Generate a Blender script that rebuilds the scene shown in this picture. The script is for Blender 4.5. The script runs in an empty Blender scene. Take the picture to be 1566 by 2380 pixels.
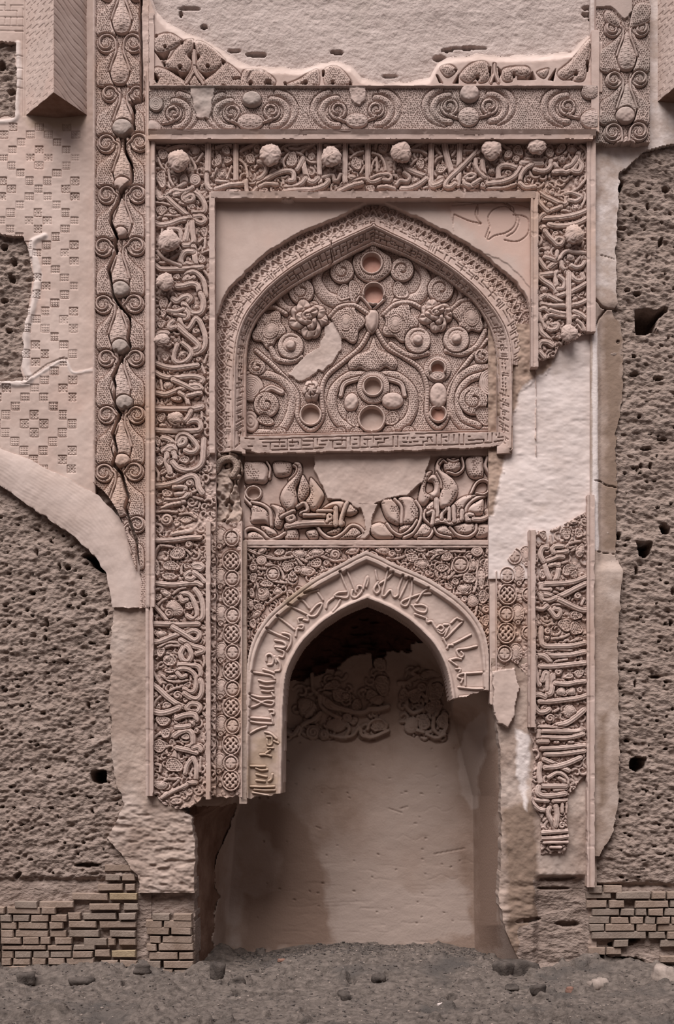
import bpy, math, random
import numpy as np

# ---------------------------------------------------------------- camera, sky, light, exposure
SC = bpy.context.scene
S = 0.0036            # metres per photograph pixel on the wall plane
D = 11.0              # camera distance from the wall plane
AX, AY = 840.0, 1790.0  # pixel the optical axis meets (eye level)

def wx(px): return (px - 783.0) * S
def wz(py): return (2260.0 - py) * S

cam_data = bpy.data.cameras.new('camera')
cam = bpy.data.objects.new('camera', cam_data)
SC.collection.objects.link(cam)
cam.location = (wx(AX), -D, wz(AY))
cam.rotation_euler = (math.radians(90), 0, 0)
cam_data.sensor_fit = 'VERTICAL'
cam_data.sensor_height = 36.0
cam_data.lens = 36.0 * D / (2380 * S)
cam_data.shift_x = (783 - AX) / 2380.0
cam_data.shift_y = (AY - 1190) / 2380.0
cam_data.clip_end = 200
SC.camera = cam

world = bpy.data.worlds.new('overcast_sky')
SC.world = world
world.use_nodes = True
bg = world.node_tree.nodes['Background']
bg.inputs[0].default_value = (0.93, 0.91, 0.96, 1)
bg.inputs[1].default_value = 0.55

sun_d = bpy.data.lights.new('hazy_sun', 'SUN')
sun_d.energy = 4.0
sun_d.angle = math.radians(42)
sun_d.color = (1.0, 0.955, 0.925)
sun = bpy.data.objects.new('hazy_sun', sun_d)
SC.collection.objects.link(sun)
sun.rotation_euler = (math.radians(31), math.radians(-13), 0)   # high, from the front left

SC.view_settings.view_transform = 'Standard'
SC.view_settings.look = 'None'
SC.view_settings.gamma = 1.0
SC.view_settings.use_curve_mapping = False
SC.view_settings.exposure = 0.40

COL = SC.collection
RNG = np.random.RandomState(7)

# ---------------------------------------------------------------- materials
def mat(name, c1, c2, scale=3.0, bump=0.15, bscale=60.0, rough=0.92, c3=None, stretch=(1, 1, 1), bdist=0.01, s3=0.6, t3=(0.55, 0.7), stain_shades=()):
    m = bpy.data.materials.new(name)
    m.use_nodes = True
    nt = m.node_tree; N = nt.nodes; Lk = nt.links
    b = N['Principled BSDF']
    b.inputs['Roughness'].default_value = rough
    b.inputs['Specular IOR Level'].default_value = 0.15
    tc = N.new('ShaderNodeNewGeometry')
    mp = N.new('ShaderNodeMapping'); mp.inputs['Scale'].default_value = stretch
    Lk.new(tc.outputs['Position'], mp.inputs['Vector'])
    n1 = N.new('ShaderNodeTexNoise'); n1.inputs['Scale'].default_value = scale
    n1.inputs['Detail'].default_value = 6; n1.inputs['Roughness'].default_value = 0.65
    Lk.new(mp.outputs[0], n1.inputs['Vector'])
    r = N.new('ShaderNodeValToRGB')
    r.color_ramp.elements[0].position = 0.32; r.color_ramp.elements[1].position = 0.68
    r.color_ramp.elements[0].color = (*c1, 1); r.color_ramp.elements[1].color = (*c2, 1)
    Lk.new(n1.outputs['Fac'], r.inputs['Fac'])
    out = r.outputs['Color']
    if c3 is not None:
        n3 = N.new('ShaderNodeTexNoise'); n3.inputs['Scale'].default_value = s3
        n3.inputs['Detail'].default_value = 5
        Lk.new(tc.outputs['Position'], n3.inputs['Vector'])
        r3 = N.new('ShaderNodeValToRGB')
        r3.color_ramp.elements[0].position = t3[0]; r3.color_ramp.elements[1].position = t3[1]
        Lk.new(n3.outputs['Fac'], r3.inputs['Fac'])
        mx = N.new('ShaderNodeMix'); mx.data_type = 'RGBA'
        Lk.new(r3.outputs['Color'], mx.inputs[0])
        Lk.new(out, mx.inputs[6]); mx.inputs[7].default_value = (*c3, 1)
        out = mx.outputs[2]
    for an, col in stain_shades:      # plaster patches and stains and some shade, put into the surface colour
        at = N.new('ShaderNodeAttribute'); at.attribute_name = an
        ns = N.new('ShaderNodeTexNoise'); ns.inputs['Scale'].default_value = 9.0; ns.inputs['Detail'].default_value = 6
        Lk.new(tc.outputs['Position'], ns.inputs['Vector'])
        ad = N.new('ShaderNodeMath'); ad.operation = 'MULTIPLY_ADD'; ad.inputs[1].default_value = 0.9; ad.inputs[2].default_value = -0.45
        Lk.new(ns.outputs['Fac'], ad.inputs[0])
        su = N.new('ShaderNodeMath'); su.operation = 'ADD'
        Lk.new(at.outputs['Fac'], su.inputs[0]); Lk.new(ad.outputs[0], su.inputs[1])
        rr = N.new('ShaderNodeValToRGB'); rr.color_ramp.elements[0].position = 0.35; rr.color_ramp.elements[1].position = 0.75
        Lk.new(su.outputs[0], rr.inputs['Fac'])
        mx = N.new('ShaderNodeMix'); mx.data_type = 'RGBA'
        Lk.new(rr.outputs['Color'], mx.inputs[0]); Lk.new(out, mx.inputs[6]); mx.inputs[7].default_value = (*col, 1)
        out = mx.outputs[2]
    Lk.new(out, b.inputs['Base Color'])
    n2 = N.new('ShaderNodeTexNoise'); n2.inputs['Scale'].default_value = bscale
    n2.inputs['Detail'].default_value = 5
    Lk.new(mp.outputs[0], n2.inputs['Vector'])
    bp = N.new('ShaderNodeBump'); bp.inputs['Strength'].default_value = bump
    bp.inputs['Distance'].default_value = bdist
    Lk.new(n2.outputs['Fac'], bp.inputs['Height'])
    Lk.new(bp.outputs[0], b.inputs['Normal'])
    return m

M_STUCCO = mat('carved_stucco', (0.39, 0.283, 0.245), (0.50, 0.385, 0.345), 2.2, 0.12, 70, c3=(0.42, 0.285, 0.22), s3=0.9)
M_STUCCO_GREY = mat('weathered_stucco', (0.36, 0.27, 0.24), (0.46, 0.355, 0.32), 3.0, 0.15, 60, c3=(0.30, 0.25, 0.225), s3=2.0, t3=(.5, .75))
M_PLAIN = mat('smooth_plaster', (0.41, 0.305, 0.265), (0.53, 0.415, 0.37), 1.6, 0.10, 40, c3=(0.50, 0.36, 0.31), s3=1.5, stain_shades=(('pink', (0.49, 0.345, 0.295)), ('pale', (0.56, 0.465, 0.43)), ('brown', (0.36, 0.262, 0.20))))
M_PINK = mat('pink_plaster', (0.48, 0.27, 0.22), (0.55, 0.34, 0.28), 6.0, 0.10, 60)
M_WHITE = mat('pale_repair_plaster', (0.50, 0.41, 0.38), (0.66, 0.565, 0.54), 2.5, 0.12, 30, c3=(0.44, 0.35, 0.31), s3=2.4, t3=(.56, .72), stain_shades=(('brown', (0.31, 0.22, 0.175)),))
M_REPAIR = mat('trowelled_repair_plaster', (0.43, 0.33, 0.29), (0.55, 0.44, 0.40), 1.8, 0.2, 30, c3=(0.46, 0.36, 0.32))
M_MUD = mat('rough_mud_render', (0.200, 0.148, 0.124), (0.325, 0.250, 0.217), 9.0, 1.0, 30, c3=(0.245, 0.182, 0.154), s3=2.0, stretch=(1, 1, 1.8), bdist=0.02)
M_MUD_TOP = mat('sandy_mud_render', (0.37, 0.295, 0.27), (0.47, 0.385, 0.355), 9.0, 0.9, 45, c3=(0.38, 0.31, 0.28), s3=2.5)
M_NICHE = mat('niche_plaster', (0.25, 0.172, 0.135), (0.385, 0.285, 0.238), 2.4, 0.30, 55, c3=(0.37, 0.285, 0.245), s3=1.1, t3=(.45, .62), stain_shades=(('brown', (0.25, 0.170, 0.134)), ('pale', (0.40, 0.312, 0.272))))
M_STAIN_SHADE = mat('stained_shaded_niche_plaster', (0.235, 0.155, 0.115), (0.33, 0.235, 0.19), 2.2, 0.15, 40)
M_DARK_MUD = mat('exposed_dark_mud', (0.035, 0.014, 0.010), (0.085, 0.035, 0.026), 6.0, 0.8, 30)
M_CORE_SHADE = mat('exposed_core_and_shade', (0.13, 0.070, 0.048), (0.23, 0.145, 0.11), 5.0, 0.7, 30)  # exposed core, and the pier underside's shade as colour
M_JAMB = mat('scraped_jamb_plaster', (0.27, 0.196, 0.162), (0.42, 0.325, 0.28), 2.6, 0.35, 40, c3=(0.46, 0.37, 0.33), s3=1.8, t3=(.5, .68), stain_shades=(('brown', (0.22, 0.155, 0.12)), ('pale', (0.62, 0.54, 0.52))))
M_BRICK = mat('worn_brick', (0.205, 0.145, 0.112), (0.32, 0.24, 0.198), 5.0, 0.5, 60)
M_BRICK2 = mat('yellow_brick', (0.26, 0.19, 0.12), (0.36, 0.27, 0.18), 5.0, 0.5, 60)
M_BRICK3 = mat('grey_brick', (0.19, 0.145, 0.12), (0.28, 0.22, 0.185), 5.0, 0.5, 60)
M_EARTH = mat('grey_earth', (0.060, 0.048, 0.042), (0.180, 0.145, 0.127), 16.0, 0.9, 60, c3=(0.075, 0.064, 0.059), s3=1.6, bdist=0.012)
M_GRAVEL = mat('dark_gravel', (0.045, 0.038, 0.036), (0.13, 0.108, 0.098), 30.0, 0.3, 60)
M_CLOD = mat('dark_clod', (0.045, 0.036, 0.032), (0.12, 0.097, 0.086), 12.0, 0.6, 60)
M_STONE = mat('dusty_stone', (0.22, 0.175, 0.15), (0.36, 0.29, 0.255), 8.0, 0.5, 40)
M_REDSTONE = mat('red_brick_fragment', (0.20, 0.11, 0.085), (0.26, 0.145, 0.11), 8.0, 0.5, 40)
M_GREYCAP = mat('grey_worn_button', (0.31, 0.248, 0.22), (0.39, 0.315, 0.285), 6.0, 0.3, 60)

# ---------------------------------------------------------------- numeric helpers
_T = np.random.RandomState(3).rand(8, 256, 256)
def vnoise(X, Y, sx, sy=None, seed=0):
    sy = sy or sx
    gx = X / sx + 37.3 * seed; gy = Y / sy + 11.7 * seed
    ix = np.floor(gx).astype(int); iy = np.floor(gy).astype(int)
    fx = gx - ix; fy = gy - iy
    fx = fx * fx * (3 - 2 * fx); fy = fy * fy * (3 - 2 * fy)
    T = _T[seed % 8]
    a = T[iy & 255, ix & 255]; b = T[iy & 255, (ix + 1) & 255]
    c = T[(iy + 1) & 255, ix & 255]; d = T[(iy + 1) & 255, (ix + 1) & 255]
    return (a * (1 - fx) + b * fx) * (1 - fy) + (c * (1 - fx) + d * fx) * fy
def fbm(X, Y, sx, sy=None, octv=4, seed=0, gain=0.5):
    sy = sy or sx
    r = 0; a = 1.0; t = 0
    for k in range(octv):
        r = r + a * (vnoise(X, Y, sx / 2 ** k, sy / 2 ** k, seed + k) - 0.5); t += a; a *= gain
    return 2 * r / t
def sstep(a, b, x):
    t = np.clip((x - a) / (b - a + 1e-9), 0, 1)
    return t * t * (3 - 2 * t)

def smooth(pts, step=2.0, closed=False):
    P = np.array(pts, float)
    n = len(P)
    if n == 1: return P
    if n == 2 and not closed:
        k = max(2, int(np.hypot(*(P[1] - P[0])) / step) + 1)
        t = np.linspace(0, 1, k)[:, None]
        return P[0] * (1 - t) + P[1] * t
    out = []
    rng = range(n) if closed else range(n - 1)
    for i in rng:
        if closed:
            p0, p1, p2, p3 = P[(i - 1) % n], P[i], P[(i + 1) % n], P[(i + 2) % n]
        else:
            p1, p2 = P[i], P[i + 1]
            p0 = P[i - 1] if i > 0 else 2 * p1 - p2
            p3 = P[i + 2] if i + 2 < n else 2 * p2 - p1
        k = max(2, int(np.hypot(*(p2 - p1)) / step) + 1)
        for t in np.linspace(0, 1, k, endpoint=False):
            out.append(0.5 * ((2 * p1) + (-p0 + p2) * t + (2 * p0 - 5 * p1 + 4 * p2 - p3) * t * t + (-p0 + 3 * p1 - 3 * p2 + p3) * t ** 3))
    if not closed: out.append(P[-1])
    return np.array(out)

def pdist(X, Y, P):
    """distance to polyline, arclength of the nearest point and side sign"""
    best = np.full(X.shape, 1e9); arc = np.zeros(X.shape); side = np.zeros(X.shape)
    L = 0.0
    if len(P) == 1:
        return np.hypot(X - P[0, 0], Y - P[0, 1]), arc, side
    for i in range(len(P) - 1):
        ax, ay = P[i]; bx, by = P[i + 1]
        dx, dy = bx - ax, by - ay
        l2 = dx * dx + dy * dy
        if l2 < 1e-9: continue
        l = math.sqrt(l2)
        t = np.clip(((X - ax) * dx + (Y - ay) * dy) / l2, 0, 1)
        d = np.hypot(X - ax - t * dx, Y - ay - t * dy)
        m = d < best
        best = np.where(m, d, best)
        arc = np.where(m, L + t * l, arc)
        side = np.where(m, np.sign((X - ax) * dy - (Y - ay) * dx), side)
        L += l
    return best, arc, side
def inpoly(X, Y, P):
    r = np.zeros(X.shape, bool)
    n = len(P); j = n - 1
    for i in range(n):
        xi, yi = P[i]; xj, yj = P[j]
        if yi != yj:
            c = ((yi > Y) != (yj > Y)) & (X < (xj - xi) * (Y - yi) / (yj - yi) + xi)
            r ^= c
        j = i
    return r
def worley(X, Y, cell, seed=0, jit=0.55):
    gx = X / cell; gy = Y / (cell * 0.9)
    iy = np.floor(gy).astype(int)
    best = np.full(X.shape, 9.0)
    T1 = _T[seed % 8]; T2 = _T[(seed + 3) % 8]
    for oy in (-1, 0, 1):
        jy = iy + oy
        sh = 0.5 * (jy & 1)
        ix = np.floor(gx - sh).astype(int)
        for ox in (-1, 0, 1):
            jx = ix + ox
            cx = jx + sh + 0.5 + jit * (T1[jy & 255, jx & 255] - 0.5)
            cy = jy + 0.5 + jit * (T2[jy & 255, jx & 255] - 0.5)
            best = np.minimum(best, np.hypot(gx - cx, (gy - cy) * 0.9))
    return best
def pits(X, Y, cell=5.2, seed=0):
    """honeycomb punching: 1 in the punched dots, 0 on the web"""
    return 1 - sstep(0.17, 0.34, worley(X, Y, cell, seed, 0.42))

# ---------------------------------------------------------------- object helpers
def tag(o, label=None, cat=None, group=None, kind=None):
    if label: o['label'] = label
    if cat: o['category'] = cat
    if group: o['group'] = group
    if kind: o['kind'] = kind
    return o
def mesh_obj(name, V, F, material, parent=None, smooth_sh=True, loc=None, attrs=None):
    me = bpy.data.meshes.new(name)
    V = np.asarray(V, np.float32); F = np.asarray(F, np.int32)
    k = F.shape[1]
    me.vertices.add(len(V)); me.vertices.foreach_set('co', V.ravel())
    me.loops.add(F.size); me.loops.foreach_set('vertex_index', F.ravel())
    me.polygons.add(len(F))
    me.polygons.foreach_set('loop_start', np.arange(len(F), dtype=np.int32) * k)
    if smooth_sh: me.polygons.foreach_set('use_smooth', np.ones(len(F), bool))
    me.update(calc_edges=True); me.validate()
    for k_, a_ in (attrs or {}).items():
        if len(a_) == len(me.vertices):
            at = me.attributes.new(k_, 'FLOAT', 'POINT'); at.data.foreach_set('value', np.asarray(a_, np.float32))
    if material: me.materials.append(material)
    o = bpy.data.objects.new(name, me)
    COL.objects.link(o)
    if parent is not None: o.parent = parent
    if loc is not None: o.location = loc
    return o
def poly_obj(name, V, F, material, parent=None, smooth_sh=False):
    me = bpy.data.meshes.new(name)
    me.from_pydata([tuple(v) for v in V], [], F); me.update()
    if smooth_sh: me.polygons.foreach_set('use_smooth', np.ones(len(F), bool))
    if material: me.materials.append(material)
    o = bpy.data.objects.new(name, me); COL.objects.link(o)
    if parent is not None: o.parent = parent
    return o

def P3(px, py, d, dm=None):
    """wall pixel -> world, at depth d towards the viewer; dm is the depth it was sighted at"""
    k = (D - (d if dm is None else dm)) / D
    return (wx(AX) + (wx(px) - wx(AX)) * k, -d, wz(AY) + (wz(py) - wz(AY)) * k)

class Panel:
    """a slab of carved plaster: height grid over part of the wall, carved piece by piece"""
    def __init__(s, name, x0, y0, x1, y1, res, d0, base=0.0, material=None, skirt=0.14, macro=None):
        s.name, s.res, s.d0, s.skirt, s.mat = name, res, d0, skirt, material or M_STUCCO
        nx = int(round((x1 - x0) / res)) + 1; ny = int(round((y1 - y0) / res)) + 1
        s.xs = np.linspace(x0, x1, nx); s.ys = np.linspace(y0, y1, ny)
        s.X, s.Y = np.meshgrid(s.xs, s.ys)
        s.H = np.full(s.X.shape, float(base)); s.L = np.zeros(s.X.shape, np.int32)
        s.M = None if macro is None else macro(s.X, s.Y)
        s.names = ['']; s.mats = [None]; s.par = [0]; s.owner = 0; s.last = 0; s.extra = []; s.SD = None; s.A = {}; s.mask = np.ones(s.X.shape, bool)
    def win(s, x0, y0, x1, y1):
        a = np.searchsorted(s.xs, x0); b = np.searchsorted(s.xs, x1, 'right')
        c = np.searchsorted(s.ys, y0); d = np.searchsorted(s.ys, y1, 'right')
        if a >= b or c >= d: return None
        return (slice(c, d), slice(a, b))
    def new(s, name, m=None):
        if not name: return 0
        s.names.append(name); s.mats.append(m); s.par.append(s.owner); s.last = len(s.names) - 1
        return s.last
    def put(s, w, cov, z, lab, moat=None, md=0.012):
        """blend a carved piece in; cov is its coverage 0..1, moat the groove weight just outside it"""
        H = s.H[w]
        if moat is not None: H = H - md * moat * (1 - cov)
        s.H[w] = H * (1 - cov) + z * cov
        if lab is not None:
            L = s.L[w]; L[cov > 0.5] = lab; s.L[w] = L
    def cover(s, edge): return np.clip(edge / s.res * 0.8 + 0.5, 0, 1)
    def stroke(s, pts, w, h=0.0, name='letter', prof='letter', moat=1.6, md=0.014, m=None, taper=None, sm=True):
        P = smooth(pts) if sm else np.array(pts, float)
        wmax = max(w, taper or 0)
        r = wmax / 2 + 3
        wn = s.win(P[:, 0].min() - r, P[:, 1].min() - r, P[:, 0].max() + r, P[:, 1].max() + r)
        if wn is None: return
        X, Y = s.X[wn], s.Y[wn]
        d, arc, side = pdist(X, Y, P)
        R = w / 2
        if taper is not None:
            tot = arc.max() + 1e-6
            R = w / 2 + (taper - w) / 2 * arc / tot
        u = d / np.maximum(R, 0.5)
        cov = s.cover(R - d)
        if prof == 'letter':
            z = h - 0.003 * np.clip(u, 0, 1) ** 2 - 0.013 * sstep(0.74, 1.02, u)
            g = np.exp(-((u - 0.46) * R / 0.85) ** 2) if w >= 8.5 else 0
            z = z - 0.009 * g
        elif prof == 'round':
            z = h - 0.020 * np.clip(u, 0, 1) ** 2.2
        elif prof == 'groove':
            z = h - 0.008 * np.clip(u, 0, 1) ** 4 - 0.008 * np.exp(-(d / 0.9) ** 2)
        elif prof == 'honey':
            z = h - 0.018 * np.clip(u, 0, 1) ** 3 - 0.010 * pits(X, Y, 4.9) * (u < 0.82) - 0.004 * np.exp(-((u - 0.86) * R / 0.8) ** 2)
        elif prof == 'bead':
            z = h - 0.012 * np.clip(u, 0, 1) ** 3 - 0.008 * (np.mod(arc, 6.5) < 1.6) * (u < 0.55) - 0.007 * np.exp(-((u - 0.75) * R / 0.8) ** 2)
        else:
            z = h - 0.006 * np.clip(u, 0, 1) ** 6
        s.put(wn, cov, z, s.new(name, m) if name else 0, s.cover(R + moat - d), md)
    def groove(s, pts, w, depth, sm=False):
        P = smooth(pts) if sm else np.array(pts, float)
        wn = s.win(P[:, 0].min() - w - 2, P[:, 1].min() - w - 2, P[:, 0].max() + w + 2, P[:, 1].max() + w + 2)
        if wn is None: return
        d, _, _ = pdist(s.X[wn], s.Y[wn], P)
        s.H[wn] -= depth * (1 - sstep(w * 0.3, w * 0.62, d))
    def ell(s, cx, cy, rx, ry=None, ang=0, h=-0.02, kind='D', name=None, m=None, cell=4.9, md=0.016):
        ry = ry or rx
        R = max(rx, ry) + 3
        wn = s.win(cx - R, cy - R, cx + R, cy + R)
        if wn is None: return
        X, Y = s.X[wn], s.Y[wn]
        a = math.radians(ang); dx, dy = X - cx, Y - cy
        u = (dx * math.cos(a) + dy * math.sin(a)) / rx; v = (-dx * math.sin(a) + dy * math.cos(a)) / ry
        q = np.hypot(u, v); th = np.arctan2(v, u); rm = min(rx, ry)
        if kind in 'DF' and rm > 5 and name is None:
            ad = (cx * 12.9 + cy * 7.3) % 6.283
            q = q / (0.84 + 0.34 * np.maximum(0, np.cos(th - ad)) ** 5 + 0.05 * np.cos(3 * th + cx))
        if kind == 'T': q = q / (0.86 + 0.14 * np.cos(th * 5 + 0.6))
        ins = q <= 1
        edge = (1 - q) * rm
        if kind == 'D':
            z = h - 0.007 * sstep(1.8, 3.0, edge) + 0.004 * (1 - q * q) - 0.014 * pits(X, Y, cell, 1) * (edge > 3.2)
            z = z - 0.006 * (edge < 0.8)
        elif kind == 'F':
            z = h + 0.004 * (1 - q * q) - 0.007 * (0.5 + 0.5 * np.sin((th + 0.35 * q) * max(10, int(rm * 1.1)))) * (q > 0.35) * (edge > 2.2) - 0.008 * np.exp(-((edge - 2.6) / 0.9) ** 2)
        elif kind == 'S':
            turns = max(1.3, rm / 7.0)
            z = h + 0.008 * (1 - q * q) - 0.016 * (0.5 + 0.5 * np.cos(2 * math.pi * (q * turns - th / (2 * math.pi)))) ** 2 * (edge > 1.2)
            z = z - 0.02 * np.exp(-(q * rm / 1.8) ** 2)
        elif kind == 'H':
            fr = np.mod((th * (1 if ang >= 0 else -1) + 1.9) / (2 * math.pi), 1.0)
            qs = 0.24 + 0.46 * fr
            z = h + 0.008 * (1 - q * q) - 0.012 * pits(X, Y, cell, 2) * (edge > 2.5) - (0.010 + 0.02 * (1 - fr)) * np.exp(-((q - qs) * rm / (1.2 + 1.2 * (1 - fr))) ** 2) + 0.007 * np.exp(-((q - qs - 2.6 / rm) * rm / 1.2) ** 2)
        elif kind == 'O':
            z = h - 0.012 * (q > 0.72) - 0.020 * np.exp(-((q - 0.72) * rm / 1.2) ** 2) - 0.016 * np.exp(-(np.abs(np.sin(2 * th)) * q * rm / 1.3) ** 2) * (q < 0.7) * (q > 0.25) + 0.012 * (edge < 3)
        elif kind == 'E':
            z = h + 0.008 * (1 - q * q) - 0.008 * np.exp(-((q - 0.62) * rm / 1.1) ** 2) - 0.008 * np.exp(-((q - 0.28) * rm / 1.1) ** 2)
        elif kind == 'G':      # flat disc with one incised spiral line
            fr = np.mod((th + 0.8) / (2 * math.pi), 1.0)
            z = h + 0.004 * (1 - q * q) - 0.014 * np.exp(-((q - (0.36 + 0.40 * fr)) * rm / 1.3) ** 2) - 0.004 * pits(X, Y, 5.5, 3) * (q > 0.45)
        elif kind == 'Q':      # curled petal
            z = h + 0.016 * (1 - q ** 3) - 0.012 * np.exp(-(v * ry / 1.6) ** 2) * (u > -0.2) + 0.006 * np.sin(4 * th + cx)
        elif kind == 'B':
            z = h - 0.012 + 0.026 * np.sqrt(np.clip(1 - q ** 4, 0, 1)) + 0.006 * fbm(X, Y, 9, None, 2, 3)
        elif kind == 'C':      # concentric rings
            z = h - 0.007 * (0.5 + 0.5 * np.cos(q * rm * 2 * math.pi / 4.2))
        elif kind == 'K':      # interlaced knot in a ring
            r1 = sstep(0.45, 0.8, np.abs(np.sin((u + v) * 5.2 + 0.8))); r2 = sstep(0.45, 0.8, np.abs(np.sin((u - v) * 5.2)))
            ov = np.where(np.sin((u + v) * 5.2 + 0.8) * np.sin((u - v) * 5.2) > 0, r1, r2)
            z = h - 0.030 * (1 - np.maximum(r1, r2)) * (q < 0.80) - 0.008 * (1 - ov) * (q < 0.78) - 0.024 * np.exp(-((q - 0.80) * rm / 1.3) ** 2)
        elif kind == 'R':      # lobed flower
            lob = 0.5 + 0.5 * np.cos(th * 6)
            z = h + 0.045 * (1 - q * q) - 0.028 * np.exp(-(np.abs(np.sin(th * 3 + q * 2.0)) * q * rm / 1.8) ** 2) * (q > 0.22) - 0.022 * np.exp(-((q - 0.45 - 0.08 * lob) * rm / 1.6) ** 2)
            ins = q <= 0.86 + 0.14 * lob
        elif kind == 'T':
            z = h + 0.016 * (1 - q * q) - 0.014 * pits(X, Y, cell, 1) * (edge > 3) - 0.010 * np.exp(-(np.abs(np.sin(th * 2.5 + 0.9)) * q * rm / 1.4) ** 2) * (q < 0.55)
        elif kind == 'P':      # sunk roundel with a rim
            z = h + 0.012 * (edge < 4) - 0.05 * sstep(4, 5.5, edge)
        else:
            z = h + 0 * q
        nm = name if name is not None else {'D': 'pierced_leaf', 'F': 'ribbed_leaf', 'S': 'spiral', 'H': 'volute', 'O': 'rosette', 'E': 'bud', 'B': 'button', 'C': 'ringed_disc', 'K': 'knot_medallion', 'R': 'peony', 'T': 'lobed_leaf', 'P': 'roundel', 'G': 'scroll_disc', 'Q': 'petal'}[kind]
        if kind == 'R': edge = np.where(ins, 1.0, -3.0)
        s.put(wn, s.cover(edge), z, s.new(nm, m) if (nm and rm >= 4.5) else 0, s.cover(edge + 1.7), md)
        if kind == 'P':
            ow_ = s.owner; s.owner = ow_ or s.last
            l2 = s.new('roundel_face', M_PINK if m is None else m); s.owner = ow_
            L = s.L[wn]; L[ins & (edge > 5.2)] = l2; s.L[wn] = L
    def poly(s, pts, h=-0.01, kind='honey', name='leaf', m=None, sm=True, dome=0.012, r=10, cell=4.9, moat=1.8, md=0.016):
        P = smooth(pts, 3, True) if sm else np.array(pts, float)
        wn = s.win(P[:, 0].min() - 4, P[:, 1].min() - 4, P[:, 0].max() + 4, P[:, 1].max() + 4)
        if wn is None: return
        X, Y = s.X[wn], s.Y[wn]
        ins = inpoly(X, Y, P)
        e, arc, _ = pdist(X, Y, np.vstack([P, P[:1]]))
        z = h + dome * sstep(0, r, e) - 0.010 * (1 - sstep(0, 1.5, e))
        if kind == 'honey':
            z = z - 0.013 * pits(X, Y, cell, 1) * (e > 3.2) - 0.008 * np.exp(-((e - 2.9) / 0.8) ** 2)
        elif kind == 'fret':
            gx = np.mod(X, 7.5); gy = np.mod(Y, 7.5)
            alt = (np.floor(X / 7.5) + np.floor(Y / 7.5)) % 2
            z = z - 0.006 * np.where(alt < 1, np.exp(-((gx - 3.7) / 1.0) ** 2) + np.exp(-((gy - .7) / .9) ** 2) * (gx > 3), np.exp(-((gy - 3.7) / 1.0) ** 2)) * (e > 2)
        elif kind == 'patchy':
            z = z - 0.014 * pits(X, Y, cell, 1) * (e > 2.5) * sstep(0.42, 0.55, vnoise(X, Y, 16, None, 3))
        elif kind == 'ring':
            z = z - 0.008 * np.exp(-((e - 3) / 0.9) ** 2)
        elif kind == 'cut':
            z = s.H[wn] + (h - s.H[wn]) * sstep(0, 2.0, e)
            s.put(wn, ins.astype(float), z, s.new(name, m) if name else None); return
        se = np.where(ins, e, -e)
        s.put(wn, s.cover(se), z, s.new(name, m) if name else 0, s.cover(se + moat), md)
    def block(s, ox, oy, sc, text, fill=True, lev=(0.0, -0.006, -0.008), wmul=1.0):
        items = []
        for ln in text.replace(';', '\n').split('\n'):
            ln = ln.strip()
            if ln: items.append(ln)
        def pts(tok): return [(ox + float(a.split(',')[0]) / sc, oy + float(a.split(',')[1]) / sc) for a in tok]
        cur = 'V'
        for phase in 'VDL':
            for ln in items:
                t = ln.split(); c = t[0]
                if c[0].isdigit(): continue
                if c[0] == 'V' and phase == 'V':
                    s.stroke(pts(t[1:]), float(c[1:] or 6.4), lev[2], None, 'groove', 1.4, 0.014)
                elif c[0] in 'DFSOECKRTHP' and phase == 'D':
                    v = [float(q) for q in t[1].split(',')]
                    rx = v[2] / sc; ry = (v[3] / sc) if len(v) > 3 else rx
                    s.ell(ox + v[0] / sc, oy + v[1] / sc, rx, ry, v[4] if len(v) > 4 else 0, lev[1] - 0.01 * RNG.rand(), c[0])
                elif c[0] == 'L' and phase == 'L':
                    s.stroke(pts(t[1:]), float(c[1:]) * wmul, lev[0] - 0.005 * RNG.rand(), 'letter', 'letter')
                elif c[0] == 'B' and phase == 'L':
                    v = [float(q) for q in t[1].split(',')]
                    s.boss(ox + v[0] / sc, oy + v[1] / sc, v[2], v[3] if len(v) > 3 else None)
            if phase == 'D' and fill:
                s.filler()
    def tendrils(s, lev=-0.018, dens=300, w=6.2):
        wnx, wny = s.xs[-1] - s.xs[0], s.ys[-1] - s.ys[0]
        for k in range(int(wnx * wny / dens)):
            cx = s.xs[0] + wnx * RNG.rand(); cy = s.ys[0] + wny * RNG.rand()
            r0 = RNG.uniform(9, 17); a0 = RNG.uniform(0, 6.28); sg = RNG.choice([-1, 1])
            pts = [(cx + r0 * (1 - 0.09 * i) * math.cos(a0 + sg * i * 0.62), cy + r0 * (1 - 0.09 * i) * math.sin(a0 + sg * i * 0.62)) for i in range(9)]
            s.stroke(pts, w, lev - 0.008 * RNG.rand(), None, 'groove', 1.4, 0.016, taper=w * 0.7)
    def filler(s, bgl=-0.05, lev=-0.040):
        wnx, wny = s.xs[-1] - s.xs[0], s.ys[-1] - s.ys[0]
        n = int(wnx * wny / 75)
        for k in range(n):
            cx = s.xs[0] + wnx * RNG.rand(); cy = s.ys[0] + wny * RNG.rand()
            i = min(len(s.ys) - 1, int((cy - s.ys[0]) / s.res)); j = min(len(s.xs) - 1, int((cx - s.xs[0]) / s.res))
            if s.H[i, j] > bgl: continue
            r = 3.6 + 3 * RNG.rand()
            wn = s.win(cx - r, cy - r, cx + r, cy + r)
            if wn is None: continue
            q = np.hypot(s.X[wn] - cx, s.Y[wn] - cy) / r
            z = lev - 0.012 * q ** 2 - 0.012 * np.exp(-(q * r / 1.1) ** 2)
            c = s.cover((1 - q) * r) * (s.H[wn] < lev)
            s.H[wn] = s.H[wn] * (1 - c) + z * c
    def boss(s, cx, cy, r, ry=None, name='flower_boss'):
        s.extra.append((cx, cy, r, ry or r, name))
    def cut(s, keep):
        s.mask &= keep
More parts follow.
